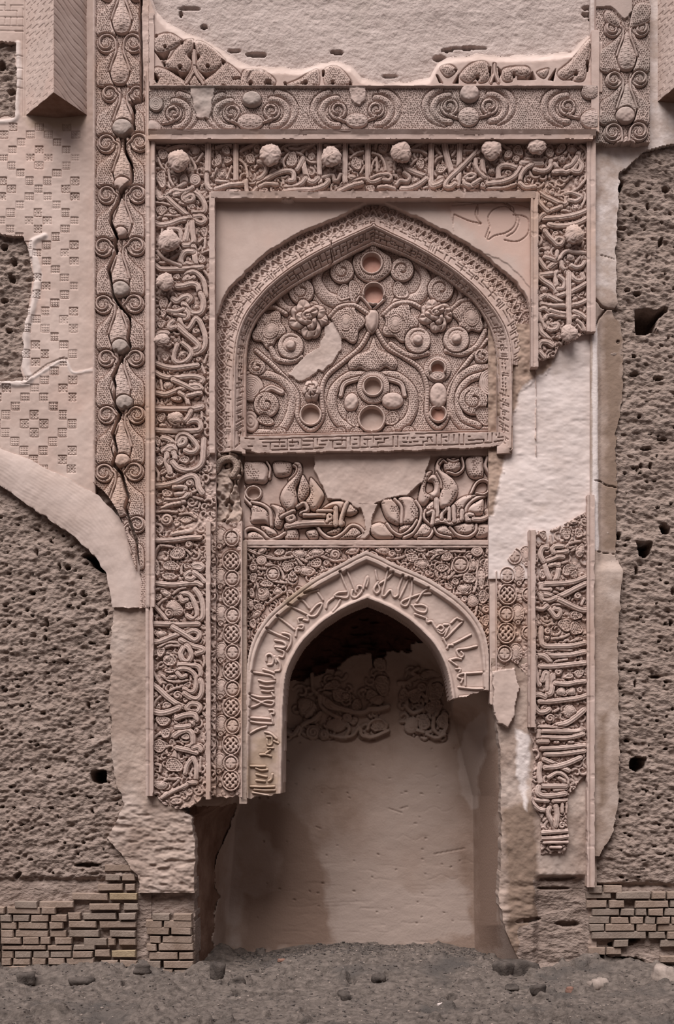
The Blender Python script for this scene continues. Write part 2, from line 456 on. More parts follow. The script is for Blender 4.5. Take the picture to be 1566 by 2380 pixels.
    def cutsd(s, sd):
        """keep where sd > 0; the free edge is drawn smoothly along sd = 0"""
        sd = np.asarray(sd, float)
        s.SD = sd if s.SD is None else np.minimum(s.SD, sd)
    def stain(s, name, sd, soft=16.0):  # colour weight for stains, patches and painted shade
        a = np.clip(0.5 + sd / (2 * soft), 0, 1)
        s.A[name] = np.maximum(s.A[name], a) if name in s.A else a
    def erode(s, amp=0.0022, sc=14, seed=0):
        s.H += amp * fbm(s.X, s.Y, sc, None, 3, seed)
    def build(s, label, cat, kind=None, group=None, mats=None):
        if s.SD is not None:
            sd = s.SD
            gy, gx = np.gradient(sd, s.res)
            g2 = gx * gx + gy * gy + 1e-3
            near = np.abs(sd) < 0.8 * s.res
            lim = 0.9 * s.res
            s.X = s.X + np.where(near, np.clip(-sd * gx / g2, -lim, lim), 0); s.Y = s.Y + np.where(near, np.clip(-sd * gy / g2, -lim, lim), 0)
            s.mask &= sd > -0.8 * s.res
        base = s.d0 + s.H
        k = (D - s.d0) / D
        if s.M is not None:
            k = (D - s.d0 - s.M) / D
            base = base + s.M
        VX = wx(AX) + (wx(s.X) - wx(AX)) * k
        VZ = wz(AY) + (wz(s.Y) - wz(AY)) * k
        V = np.stack([VX, -base, VZ], -1).reshape(-1, 3)
        ny, nx = s.X.shape
        idx = np.arange(ny * nx).reshape(ny, nx)
        a, b, c, d = idx[:-1, :-1], idx[:-1, 1:], idx[1:, 1:], idx[1:, :-1]
        cm = s.mask[:-1, :-1] & s.mask[:-1, 1:] & s.mask[1:, 1:] & s.mask[1:, :-1]
        quads = np.stack([a, d, c, b], -1)
        Hs = np.stack([s.H[:-1, :-1], s.H[:-1, 1:], s.H[1:, 1:], s.H[1:, :-1]], -1)
        Ls = np.stack([s.L[:-1, :-1], s.L[:-1, 1:], s.L[1:, 1:], s.L[1:, :-1]], -1)
        cl = np.take_along_axis(Ls, Hs.argmax(-1)[..., None], -1)[..., 0]
        sel = cm.ravel()
        quads = quads.reshape(-1, 4)[sel]; cl = cl.ravel()[sel]
        small = np.bincount(cl, minlength=len(s.names)) < 10   # slivers left under later strokes stay with the ground
        small[0] = False
        cl = np.where(small[cl], 0, cl)
        # skirts along every free edge
        cmp_ = np.zeros((ny + 1, nx + 1), bool); cmp_[1:-1, 1:-1] = cm
        sk = []
        e = cmp_[1:-1, 1:-1]
        up = e & ~cmp_[:-2, 1:-1]; dn = e & ~cmp_[2:, 1:-1]; lf = e & ~cmp_[1:-1, :-2]; rt = e & ~cmp_[1:-1, 2:]
        for msk, p, q in ((up, a, b), (dn, c, d), (lf, d, a), (rt, b, c)):
            sk.append(np.stack([p[msk], q[msk]], -1))
        sk = np.concatenate(sk)
        org = np.array(P3((s.xs[0] + s.xs[-1]) / 2, s.ys[-1], s.d0))
        root = None; made = {}
        order = np.argsort(cl, kind='stable')
        cls, st = np.unique(cl[order], return_index=True)
        parts = np.split(quads[order], st[1:])
        for lab, Q in zip(cls, parts):
            u, inv = np.unique(Q, return_inverse=True)
            at = {k_: a_.ravel()[u] for k_, a_ in s.A.items()}
            Vp = V[u] - org; Fp = inv.reshape(-1, 4)
            if root is None:
                if lab != 0: raise RuntimeError('no ground in ' + s.name)
                ue, ie = np.unique(sk, return_inverse=True)
                ie = ie.reshape(-1, 2)
                top = V[ue] - org; bot = top.copy(); bot[:, 1] += s.skirt
                n0 = len(Vp); n1 = n0 + len(ue)
                Vp = np.concatenate([Vp, top, bot])
                F2 = np.stack([ie[:, 0] + n0, ie[:, 1] + n0, ie[:, 1] + n1, ie[:, 0] + n1], -1)
                Fp = np.concatenate([Fp, F2])
                at = {k_: np.concatenate([a_, s.A[k_].ravel()[ue], s.A[k_].ravel()[ue]]) for k_, a_ in at.items()}
                root = mesh_obj(s.name, Vp, Fp, s.mat, loc=org, attrs=at)
                tag(root, label, cat, group, kind)
            else:
                made[lab] = mesh_obj(s.names[lab], Vp, Fp, s.mats[lab] or s.mat, made.get(s.par[lab], root), attrs=at)
        for n, (cx, cy, r, ry, nm) in enumerate(s.extra):
            make_boss(nm, cx, cy, r, ry, s.d0, root, org, n)
        s.root = root; s.org = org
        return root

def make_boss(name, cx, cy, r, ry, d0, root, org, seed):
    """a worn flower head: a low dome of overlapping curled petals"""
    nu, nv = 72, 36
    r, ry = r * 0.93, ry * 0.93
    ph = np.random.RandomState(seed + int(cx)).rand(8) * 6.28
    V = np.zeros((nv + 1, nu, 3))
    v = (math.pi * np.arange(nv + 1) / nv)[:, None]; u = (2 * math.pi * np.arange(nu) / nu)[None, :]
    sv = np.sin(v)
    ux = sv * np.cos(u); uz = sv * np.sin(u)
    wob = 1.2 * (vnoise(ux + 5, uz + 5, 0.5, None, seed % 8) - 0.5)
    k = 1 + 0.05 * np.sin(3 * u + ph[0]) * sv + 0.16 * (np.abs(vnoise(ux + 9 + wob, uz * 1.5 + 7 + wob, 0.34, None, (seed + 2) % 8) - 0.5) * 2 - 0.4) + 0.07 * (vnoise(ux + 3, uz + 2, 0.16, None, seed % 8) - 0.5)
    V[..., 0] = sv * np.cos(u) * r * S * k
    V[..., 2] = sv * np.sin(u) * ry * S * k
    V[..., 1] = -np.cos(v) * 0.46 * min(r, ry) * S * k * (1 + 0.1 * np.sin(4 * u + ph[5]) * sv) + 0 * u
    n = np.arange((nv + 1) * nu).reshape(nv + 1, nu); n2 = np.roll(n, -1, 1)
    F = np.stack([n[:-1], n2[:-1], n2[1:], n[1:]], -1).reshape(-1, 4)
    c = np.array(P3(cx, cy, d0 + 0.03))
    return mesh_obj(name, V.reshape(-1, 3) + (c - org), F, M_STUCCO, root)
# ================================================================ arch curves (photograph pixels)
def half(l, r): return smooth(list(reversed(l)) + r, 3)
BIG_RIM_L = [(868, 526), (820, 548), (779, 567), (727, 594), (679, 624), (645, 650), (614, 679), (575, 729), (555, 779), (547, 838), (545, 938), (543, 1046)]
BIG_RIM_R = [(868, 526), (912, 547), (958, 569), (1005, 596), (1048, 624), (1083, 652), (1112, 679), (1152, 729), (1177, 779), (1185, 838), (1187, 938), (1185, 1040)]
BIG_OUT_L = [(864, 463), (822, 483), (779, 505), (730, 524), (679, 547), (642, 569), (609, 594), (560, 639), (525, 679), (505, 724), (494, 779), (492, 838), (491, 938), (490, 1050)]
BIG_OUT_R = [(864, 463), (897, 472), (928, 485), (975, 504), (1018, 525), (1062, 548), (1102, 574), (1137, 599), (1167, 624), (1217, 674), (1236, 729), (1244, 779), (1246, 838), (1246, 938), (1246, 1040)]
TYM_L = [(866, 559), (822, 580), (779, 604), (740, 624), (704, 644), (672, 664), (644, 684), (605, 724), (582, 764), (572, 808), (570, 888), (570, 1014)]
TYM_R = [(866, 559), (913, 574), (958, 594), (1003, 618), (1043, 644), (1072, 666), (1098, 689), (1132, 739), (1150, 789), (1155, 863), (1155, 940), (1155, 1006)]
RING_OUT_L = [(851, 1280), (823, 1293), (795, 1308), (758, 1328), (722, 1349), (664, 1393), (621, 1432), (592, 1476), (577, 1524), (572, 1582), (571, 1700), (570, 1856)]
RING_OUT_R = [(851, 1280), (884, 1293), (917, 1310), (961, 1328), (1004, 1349), (1062, 1388), (1101, 1427), (1126, 1471), (1136, 1524), (1136, 1602), (1132, 1640)]
RING_IN_L = [(854, 1390), (825, 1401), (795, 1415), (768, 1432), (742, 1451), (703, 1490), (679, 1529), (664, 1568), (657, 1631), (655, 1700), (652, 1856)]
RING_IN_R = [(854, 1390), (880, 1400), (907, 1412), (937, 1430), (965, 1451), (1004, 1490), (1028, 1529), (1043, 1572), (1052, 1626), (1053, 1640)]
def closed_region(l, r, ybot=None):
    P = half(l, r)
    if ybot is not None:
        P = np.vstack([P, [[P[-1, 0], ybot], [P[0, 0], ybot]]])
    return P

def noisy_in(X, Y, poly, amp=5, sc=16, seed=0):
    P = np.array(poly, float)
    ins = inpoly(X, Y, P)
    d, _, _ = pdist(X, Y, np.vstack([P, P[:1]]))
    sd = np.where(ins, d, -d)
    return sd + amp * fbm(X, Y, sc, None, 3, seed)

# ================================================================ rough mud walls
def mud(X, Y, seed=0, shear=0.25, amp=1.0):
    Ys = Y + shear * X
    h = 0.030 * fbm(X, Ys, 110, 60, 3, seed) + 0.018 * fbm(X, Ys, 22, 11, 4, seed + 1, 0.7)
    n = vnoise(X, Ys, 11, 6, seed + 2); h = h - 0.014 * sstep(0.32, 0.14, n)
    n = vnoise(X, Ys, 17, 7, seed + 4); h = h - 0.016 * sstep(0.22, 0.08, n)
    h = h + 0.013 * fbm(X, Ys, 8, 6, 2, seed + 3)
    return amp * h
def slit(p, cx, cy, rx, ry, dep=0.12, ang=0):
    a = math.radians(ang); R = max(rx, ry) + 4
    w = p.win(cx - R, cy - R, cx + R, cy + R)
    if w is None: return
    dx, dy = p.X[w] - cx, p.Y[w] - cy
    u = (dx * math.cos(a) + dy * math.sin(a)) / rx; v = (-dx * math.sin(a) + dy * math.cos(a)) / ry
    q = np.hypot(u, v) + 0.25 * fbm(p.X[w], p.Y[w], 9, None, 2, 4)
    p.H[w] -= dep * (1 - sstep(0.75, 1.05, q))

wl = Panel('wall_left', -160, -220, 350, 2345, 2.6, 0.0, 0, M_MUD, 0.3)
wl.H += mud(wl.X, wl.Y, 0)
wl.H -= 0.05 * sstep(2036, 2050, wl.Y)          # bed of the brick courses
wl.H *= 1 - 0.55 * sstep(2040, 2060, wl.Y)
wl.mask &= ~((wl.X > 100) & (wl.Y < 1060)) & ~((wl.X > 50) & (wl.Y > 300) & (wl.Y < 520))
wl.poly([(190, 1292), (203, 1284), (216, 1290), (238, 1283), (258, 1300), (260, 1330), (238, 1331), (214, 1316), (206, 1302)], -0.42, 'cut', None, sm=False)
wl.poly([(210, 1795), (222, 1790), (246, 1789), (249, 1818), (228, 1823), (212, 1816)], -0.42, 'cut', None, sm=False)
for a in [(203, 2011, 32, 4.5, .10), (40, 2036, 12, 6, .06, -40), (158, 1320, 7, 7, .1), (105, 1485, 4, 6, .08), (195, 1383, 8, 4, .08), (245, 1425, 4, 8, .08),
          (50, 1640, 6, 3, .07), (205, 1640, 4, 8, .07), (110, 1450, 4, 10, .06), (75, 1378, 7, 4, .07), (250, 1470, 4, 8, .07), (86, 1284, 3, 8, .07), (138, 1320, 4, 9, .07),
          (10, 575, 9, 8, .10), (20, 768, 9, 6, .09), (12, 700, 10, 6, .09), (28, 650, 8, 10, .07), (33, 610, 6, 12, .07), (5, 155, 8, 12, .1), (28, 215, 9, 9, .06)]:
    slit(wl, *a)
for k in range(150):
    slit(wl, RNG.uniform(0, 300), RNG.uniform(1120, 2030), RNG.uniform(2, 6), RNG.uniform(1.5, 3.5), 0.05, RNG.uniform(-30, 5))
root_wl = wl.build('rough grey-brown mud-rendered wall left of the niche frame with small putlog holes', 'wall', 'structure')

wr = Panel('wall_right', 1378, 330, 1730, 2345, 2.6, 0.0, 0, M_MUD, 0.3)
wr.H += mud(wr.X, wr.Y, 2, -0.10, 0.85) + 0.010 * fbm(wr.X, wr.Y, 34, 20, 3, 6)
wr.H -= 0.05 * sstep(2050, 2062, wr.Y) * sstep(2230, 2200, wr.Y)
wr.H *= 1 - 0.5 * sstep(2055, 2070, wr.Y) * sstep(2240, 2200, wr.Y)
wr.poly([(1476, 722), (1500, 715), (1524, 722), (1550, 712), (1552, 722), (1530, 740), (1524, 762), (1532, 778), (1512, 772), (1500, 778), (1477, 780)], -0.42, 'cut', None, sm=False)
wr.poly([(1478, 1258), (1516, 1259), (1512, 1285), (1500, 1298), (1484, 1292)], -0.42, 'cut', None, sm=False)
wr.poly([(1464, 1766), (1480, 1758), (1502, 1762), (1498, 1784), (1480, 1796), (1462, 1786)], -0.42, 'cut', None, sm=False)
wr.poly([(1532, 1222), (1546, 1217), (1558, 1226), (1556, 1240), (1538, 1242)], -0.35, 'cut', None, sm=False)
for a in [(1439, 432, 8, 15, .25), (1547, 440, 9, 7, .10), (1437, 1246, 6, 9, .2), (1472, 829, 5, 5, .12), (1505, 480, 4, 8, .06), (1535, 563, 5, 12, .07, 20), (1445, 530, 12, 5, .06),
          (1458, 676, 8, 4, .08), (1480, 684, 9, 5, .07), (1479, 1325, 4, 9, .08), (1564, 1375, 6, 9, .08), (1476, 1588, 4, 9, .1), (1522, 1573, 16, 4, .08), (1560, 1447, 4, 7, .1),
          (1457, 1722, 6, 4, .08), (1501, 1042, 14, 4, .07), (1540, 1020, 12, 4, .07), (1512, 1082, 4, 8, .06), (1490, 1082, 3, 7, .06), (1475, 870, 12, 5, .06), (1530, 880, 14, 5, .06),
          (1468, 2180, 20, 12, .12), (1395, 2228, 22, 12, .12), (1440, 2238, 55, 14, .16), (1525, 2258, 45, 14, .18), (1440, 2196, 30, 6, .1)]:
    slit(wr, *a)
for k in range(150):
    slit(wr, RNG.uniform(1440, 1600), RNG.uniform(400, 2050), RNG.uniform(2, 6), RNG.uniform(1.2, 3.4), 0.05, RNG.uniform(-20, 20))
root_wr = wr.build('rough clumpy mud-rendered wall right of the niche frame with square putlog holes', 'wall', 'structure')

wt = Panel('wall_top', 345, -220, 1412, 215, 2.6, 0.0, 0, M_MUD_TOP, 0.3)
wt.H += 0.012 * fbm(wt.X, wt.Y, 120, 70, 3, 4) + 0.005 * fbm(wt.X, wt.Y, 12, 8, 3, 2) + 0.10 * mud(wt.X, wt.Y, 4, 0.0)
for a in [(596, 127, 23, 6, .14), (783, 122, 17, 6, .14), (1040, 117, 14, 5, .14), (1090, 112, 45, 4, .07), (1022, 137, 14, 8, .10), (420, 34, 4, 7, .08), (474, 62, 8, 5, .08),
          (440, 20, 26, 4, .05), (905, 178, 18, 4, .05), (1376, 18, 22, 6, .05), (1376, 34, 26, 7, .08), (1386, 46, 18, 4, .08), (1398, 24, 5, 26, .16), (545, 118, 14, 4, .05)]:
    slit(wt, *a)
wt.build('sandy mud-rendered wall above the carved friezes', 'wall', 'structure')

# ================================================================ brick courses
def brick(px0, px1, py, h, parent, dep=0.035, material=None):
    x0, x1 = px0 + RNG.uniform(0.3, 1.2), px1 - RNG.uniform(0.3, 1.2)
    y0, y1 = py - h / 2, py + h / 2
    j = lambda a=1.1: RNG.uniform(-a, a)
    c = 1.7
    quad = [(x0 + j(), y1 + j()), (x1 + j(), y1 + j()), (x1 + j(), y0 + j()), (x0 + j(), y0 + j())]
    cx, cy = (x0 + x1) / 2, (y0 + y1) / 2
    V = []
    for d, ins in ((-0.10, 0), (dep - 0.012, 0), (dep + 0.004 * RNG.rand(), c)):
        for (x, y) in quad:
            xx = x + (c if x < cx else -c) * (ins > 0); yy = y + (c if y < cy else -c) * 0.8 * (ins > 0)
            V.append(P3(xx + (j(.6) if ins else 0), yy, d, 0.0))
    F = []
    for k in (0, 4):
        for i in range(4):
            a, b = k + i, k + (i + 1) % 4
            F.append((a, b, b + 4, a + 4))
    F.append((8, 9, 10, 11))
    loc = np.array(parent.location)
    V = np.array(V) - loc
    return poly_obj('brick', V, F, material or random.Random(int(px0 * 7 + py)).choice([M_BRICK, M_BRICK, M_BRICK, M_BRICK3]), parent)

LB = {365: '500-650', 410: '505-580 585-650', 457: '470-590 597-650', 502: '345-520 525-660', 540: '75-185 190-355', 550: '430-578 590-665', 567: '-60-30 35-200 200-270',
      605: '-90-2 5-60 65-145 150-240 245-325', 595: '325-390 398-560 570-655', 640: '-70-2 5-82 90-230 238-308', 635: '330-465 478-655', 678: '-120-4 8-70 75-235 240-320',
      679: '330-480 525-655', 712: '-80-5 10-105 108-190 195-245 265-350', 717: '400-515 520-560 567-655', 745: '-130-5 10-225 230-350 352-460', 778: '-100-5 10-70 75-155 162-240 245-345 350-450',
      775: '535-655', 772: '455-530', 812: '-70-5 10-60 65-150 155-225 235-315 320-455', 822: '485-570 575-660', 848: '-120-8 15-150 155-300 305-440', 866: '450-523 527-680',
      887: '-90-8 15-135 150-300 305-400', 905: '515-600 605-680'}
for y, row in LB.items():
    for t in row.split():
        neg = t.startswith('-')
        a, b = t.lstrip('-').split('-')[:2] if t.count('-') < 3 else t.lstrip('-').split('-')[:2]
        a = -float(a) if neg else float(a); b = float(b)
        brick(a / 2.0605, b / 2.0605, 1840 + y / 2.0605, 15.4 if y != 745 else 11, root_wl, 0.02 + 0.02 * RNG.rand(), M_BRICK2 if (y, a) in ((502, 525), (775, 535)) else None)

RB = {245: '1180-1240 1245-1330', 272: '1168-1280 1300-1458 1462-1525 1530-1620', 312: '1168-1262 1270-1340 1385-1540 1545-1640', 348: '1190-1318 1322-1385 1390-1440 1445-1515 1520-1600',
      385: '1180-1275 1278-1360 1365-1425 1432-1480 1485-1545 1550-1640', 418: '1180-1250 1252-1385 1392-1485 1488-1600', 452: '1190-1440 1447-1525 1530-1620', 525: '1175-1255 1258-1330',
      488: '1290-1360 1500-1600', 640: '1190-1410', 560: '1500-1600'}
for y, row in RB.items():
    for t in row.split():
        a, b = map(float, t.split('-'))
        brick(760 + a / 1.943, 760 + b / 1.943, 1940 + y / 1.943, 16.2 if y != 640 else 22, root_wr, 0.02 + 0.02 * RNG.rand())

# the brick stub in front of the niche, left
pier = Panel('brick_pier', 322, 1990, 462, 2300, 2.6, 0.02, -0.05, M_MUD, 0.55)
pier.H += 0.5 * mud(pier.X, pier.Y, 5)
pier.mask &= (pier.Y > 2040 + 10 * fbm(pier.X, pier.Y, 20)) & (pier.X < 452 + 3 * fbm(pier.X, pier.Y, 14))
root_pier = pier.build('stub of thin brick courses at the left foot of the niche', 'brick pier')
PB = {598: '730-815 830-920', 632: '700-780 785-925', 665: '705-815 820-920', 706: '720-775 780-925', 742: '705-755 760-930', 784: '715-855 860-930', 826: '705-775 785-930', 865: '690-830 835-932', 904: '692-780 795-938'}
for y, row in PB.items():
    for t in row.split():
        a, b = map(float, t.split('-'))
        brick(a / 2.0605, b / 2.0605, 1840 + y / 2.0605, 16.4, root_pier, 0.03 + 0.015 * RNG.rand())

# ================================================================ niche interior
RIN = closed_region(RING_IN_L[:-1], RING_IN_R[:-1])
def niche_depth(X, Y):
    open_l = smooth(list(reversed(RING_IN_L[:9])), 4); open_r = smooth(RING_IN_R[:9], 4)
    C = np.vstack([open_l, open_r])
    C = np.vstack([C, [[1053, 1900], [655, 1900]]])
    ins = inpoly(X, Y, C)
    d, _, _ = pdist(X, Y, np.vstack([[[655, 1900]], C[:-2], [[1053, 1900]]]))
    R = 34 + 86 * sstep(1600, 1430, Y)
    t = np.where(ins, np.clip(d / R, 0, 1), 0)
    up = -0.14 - 0.90 * np.sqrt(np.clip(1 - (1 - t) ** 2, 0, 1))
    xr0 = np.interp(Y, [1640, 1850, 2240], [1044, 1098, 1102]); xr1 = np.interp(Y, [1640, 1720, 2150, 2240], [1140, 1160, 1168, 1200])
    xl0 = np.interp(Y, [1760, 1866, 1900, 2240], [600, 560, 548, 520]); xl1 = np.interp(Y, [1760, 1866, 1900, 2240], [560, 520, 462, 452])
    lo = np.full(X.shape, -1.04)
    lo = np.maximum(lo, -1.04 + 0.88 * np.clip((X - xr0) / (xr1 - xr0), 0, 1.15))
    lo = np.maximum(lo, -1.04 + 0.82 * np.clip((xl0 - X) / (xl0 - xl1), 0, 1.15) ** 1.3)
    b = sstep(1590, 1690, Y)
    return up * (1 - b) + lo * b
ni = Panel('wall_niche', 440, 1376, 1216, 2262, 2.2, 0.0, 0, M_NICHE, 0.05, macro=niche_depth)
ni.H += 0.012 * fbm(ni.X, ni.Y, 160, 90, 3, 1) + 0.002 * fbm(ni.X, ni.Y, 18, 10, 3, 2)
dk = noisy_in(ni.X, ni.Y, [(436, 1870), (500, 1872), (548, 1868), (546, 1900), (520, 1950), (500, 2000), (506, 2080), (496, 2180), (505, 2240), (560, 2225), (600, 2240), (600, 2280), (436, 2280)], 9, 26, 4)
ni.L[dk > 0] = ni.new('exposed_core', M_CORE_SHADE)
ni.H += np.where(dk > 0, -0.03 + 0.05 * fbm(ni.X, ni.Y, 26, 40, 4, 3), 0)
# the darker part of the hood where the stucco has fallen
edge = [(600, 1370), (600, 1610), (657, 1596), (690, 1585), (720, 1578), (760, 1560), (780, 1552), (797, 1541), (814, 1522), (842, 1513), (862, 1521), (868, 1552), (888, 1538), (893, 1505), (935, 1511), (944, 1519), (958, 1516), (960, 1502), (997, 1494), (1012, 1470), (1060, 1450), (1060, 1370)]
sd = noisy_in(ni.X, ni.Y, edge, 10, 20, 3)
lab = ni.new('exposed_masonry', M_DARK_MUD)
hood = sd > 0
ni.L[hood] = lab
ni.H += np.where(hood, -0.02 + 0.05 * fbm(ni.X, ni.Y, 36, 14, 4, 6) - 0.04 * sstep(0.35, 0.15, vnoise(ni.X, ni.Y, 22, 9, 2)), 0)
NICHE_TXT = """
V9 300,380 310,500 370,560 430,590 ; V10 380,560 420,640 520,670 ; V12 430,600 500,650 640,690 720,700 780,670 ; V12 770,670 850,670 930,650
V9 360,560 380,650 480,720 560,760 610,830 580,900 ; V10 190,870 220,800 320,750 370,700 ; V10 60,760 80,850 140,880 190,820 ; V8 430,880 540,905 640,890 690,820
V9 700,830 720,890 810,900 930,850 ; V8 760,840 790,780 860,760 920,800
V9 1090,660 1090,560 1170,510 1230,560 ; V9 1070,640 1140,700 1260,650 ; V10 1250,600 1280,450 1360,420 ; V9 1190,400 1130,370 1180,330 ; V9 1020,450 1080,450 1150,410 1190,390
V9 1180,730 1160,830 1220,860 ; V9 1310,740 1310,840 1380,880 1420,800 ; V8 1250,880 1330,910 1400,880 ; V8 1370,640 1330,720
D 540,560,85,60 ; D 460,470,80,40,-25 ; F 280,660,60,80 ; S 310,860,60 ; S 400,880,45 ; F 520,800,90,70 ; D 640,770,40 ; D 670,640,50 ; D 850,810,80,50,-15 ; D 800,560,60,50 ; F 840,600,70,40 ; D 880,460,70,90 ; D 860,290,60,60
D 1150,570,60,55 ; D 1330,520,70,90 ; F 1270,380,80,40 ; S 1210,490,40 ; D 1300,640,90,50,-30 ; D 1230,780,60,80 ; D 1380,770,60,70 ; F 1130,800,60,80 ; S 590,740,40 ; F 230,640,60,80 ; O 580,560,45 ; D 1060,560,50,60,30
"""
for k in range(95):
    cx, cy = RNG.uniform(662, 1046), RNG.uniform(1555, 1712)
    if abs(cx - 912) < 22 or (cx < 760 and cy < 1600) or (abs(cx - 830) < 26 and cy < 1600): continue
    r0 = RNG.uniform(9, 19); a0 = RNG.uniform(0, 6.28); sg = RNG.choice([-1, 1])
    ni.stroke([(cx + r0 * (1 - 0.08 * i) * math.cos(a0 + sg * i * 0.6), cy + r0 * (1 - 0.08 * i) * math.sin(a0 + sg * i * 0.6)) for i in range(9)], 6.5, 0.020, None, 'groove', 2.2, 0.02)
ni.block(640, 1460, 3.559, NICHE_TXT, False, (0.034, 0.032, 0.046))
for pts, mm, nm in [([(1076, 1705), (1120, 1660), (1130, 1700), (1112, 1790), (1110, 1880), (1096, 1880), (1074, 1830), (1066, 1760)], M_WHITE, 'lime_patch'), ([(776, 2090), (860, 2060), (960, 2070), (1040, 2050), (1096, 2060), (1098, 2170), (1000, 2190), (900, 2196), (784, 2200), (770, 2150)], M_REPAIR, 'pale_patch'),
                    ([(528, 1960), (548, 1940), (556, 2000), (552, 2120), (556, 2200), (530, 2210), (522, 2100)], M_REPAIR, 'pale_strip'), ([(600, 1850), (680, 1880), (740, 1960), (760, 2060), (770, 2195), (560, 2215), (572, 2080), (640, 2060), (650, 1980), (600, 1930)], M_STAIN_SHADE, 'brown_stain_shade'),
                    ([(1106, 1760), (1160, 1730), (1166, 2050), (1160, 2200), (1104, 2210), (1100, 2000)], M_STAIN_SHADE, 'brown_stain_shade')]:  # last polygon puts the right facet's shade into the plaster colour
    ni.stain('brown' if 'brown' in nm else 'pale', noisy_in(ni.X, ni.Y, pts, 14, 40, 3), 22 if nm != 'lime_patch' else 9)
for k in range(46):
    x0, y0 = RNG.uniform(640, 1080), RNG.uniform(1990, 2195); ln = RNG.uniform(20, 80)
    ni.groove([(x0, y0), (x0 + ln / 2, y0 + RNG.uniform(-3, 3)), (x0 + ln, y0 + RNG.uniform(-7, 7))], RNG.uniform(2.4, 4), 0.0018, sm=True)
for k in range(60):
    slit(ni, RNG.uniform(580, 1090), RNG.uniform(1725, 2150), RNG.uniform(1.6, 4.5), RNG.uniform(1.2, 2.4), 0.012, RNG.uniform(-30, 30))
for k in range(5):
    x0, y0 = RNG.uniform(700, 1000), RNG.uniform(1760, 2060)
    ni.groove([(x0 + 14 * i, y0 + 6 * math.sin(i * 1.7 + k)) for i in range(6)], 2.4, 0.003, sm=True)
for a in [((905, 1880), (935, 1890)), ((930, 1880), (948, 1875)), ((1010, 1985), (1080, 1972)), ((735, 1922), (745, 1926))]:
    ni.groove(a, 3.0, 0.010)
ni.build('plastered back and splayed sides of the arched niche with worn scroll relief below its hood', 'niche', 'structure')

# ================================================================ ground
def ground_z(X, Y):
    z = 0.13 * np.exp(-((X - 0.35) / 1.0) ** 4) * sstep(-1.1, 0.25, Y)
    z = z + 0.035 * fbm(X, Y, 0.9, None, 3, 1) + 0.020 * fbm(X, Y, 0.22, None, 3, 3)
    rough = sstep(-0.6, -1.3, X) + sstep(1.5, 2.2, X)
    z = z + rough * (0.05 * np.abs(fbm(X, Y, 0.30, 0.22, 3, 5)) + 0.10 * sstep(-0.55, -0.05, Y) * (0.7 + 0.6 * fbm(X, Y, 0.3, None, 2, 2)))
    n_ = vnoise(X, Y, 0.11, 0.09, 3); z = z - 0.075 * sstep(0.22, 0.10, n_) * (0.3 + vnoise(X, Y, 0.7, None, 2)) + 0.05 * sstep(0.72, 0.86, vnoise(X, Y, 0.13, 0.10, 5)) * sstep(0.45, 0.7, vnoise(X, Y, 0.8, 0.5, 6))
    z = z - 0.02 + 0.022 * np.maximum(fbm(X, Y, 0.075, None, 2, 6), 0) + 0.03 * np.maximum(fbm(X, Y, 0.16, None, 2, 4) - 0.35, 0)
    cl = 1 - worley(X, Y, 0.15, 2, 0.9) / 0.75
    z = z + 0.055 * np.maximum(cl, 0) * sstep(0.35, 0.75, vnoise(X + 3, Y, 0.5, 0.4, 1)) * (0.35 + 0.65 * np.minimum(rough, 1))
    z = z + 0.030 * np.maximum(0.5 - worley(X, Y, 0.055, 5, 0.95), 0) * sstep(0.3, 0.6, vnoise(X, Y, 0.4, 0.3, 7))
    return z
gx = np.linspace(-3.6, 3.6, 720); gy = np.linspace(-3.6, 1.35, 480)
GX, GY = np.meshgrid(gx, gy)
GZ = ground_z(GX, GY)
n = np.arange(GX.size).reshape(GX.shape)
Fg = np.stack([n[:-1, :-1], n[:-1, 1:], n[1:, 1:], n[1:, :-1]], -1).reshape(-1, 4)
fl = mesh_obj('floor', np.stack([GX, GY, GZ], -1).reshape(-1, 3), Fg, M_EARTH)
tag(fl, 'grey trampled earth and gravel heaped up in front of the niche', 'ground', kind='structure')
pl = poly_obj('courtyard_ground', [(-30, -40, -0.12), (30, -40, -0.12), (30, 2, -0.12), (-30, 2, -0.12)], [(0, 1, 2, 3)], M_EARTH)
tag(pl, 'dusty courtyard ground stretching away from the wall', 'ground', kind='structure')
cw = poly_obj('wall_light_block', [(-24, -13.5, -0.1), (24, -13.5, -0.1), (24, -13.5, 13), (-24, -13.5, 13)], [(0, 3, 2, 1)], M_MUD)  # unseen wall, added and sized to dim the foot of the niche wall
tag(cw, 'unseen mud wall added behind the camera to block low sky light', 'wall', kind='structure')
bk = poly_obj('wall_core', [(-8, 1.3, -0.2), (8, 1.3, -0.2), (8, 1.3, 10), (-8, 1.3, 10)], [(0, 1, 2, 3)], M_MUD)
tag(bk, 'mud brick core of the wall behind the carved plaster', 'wall', kind='structure')

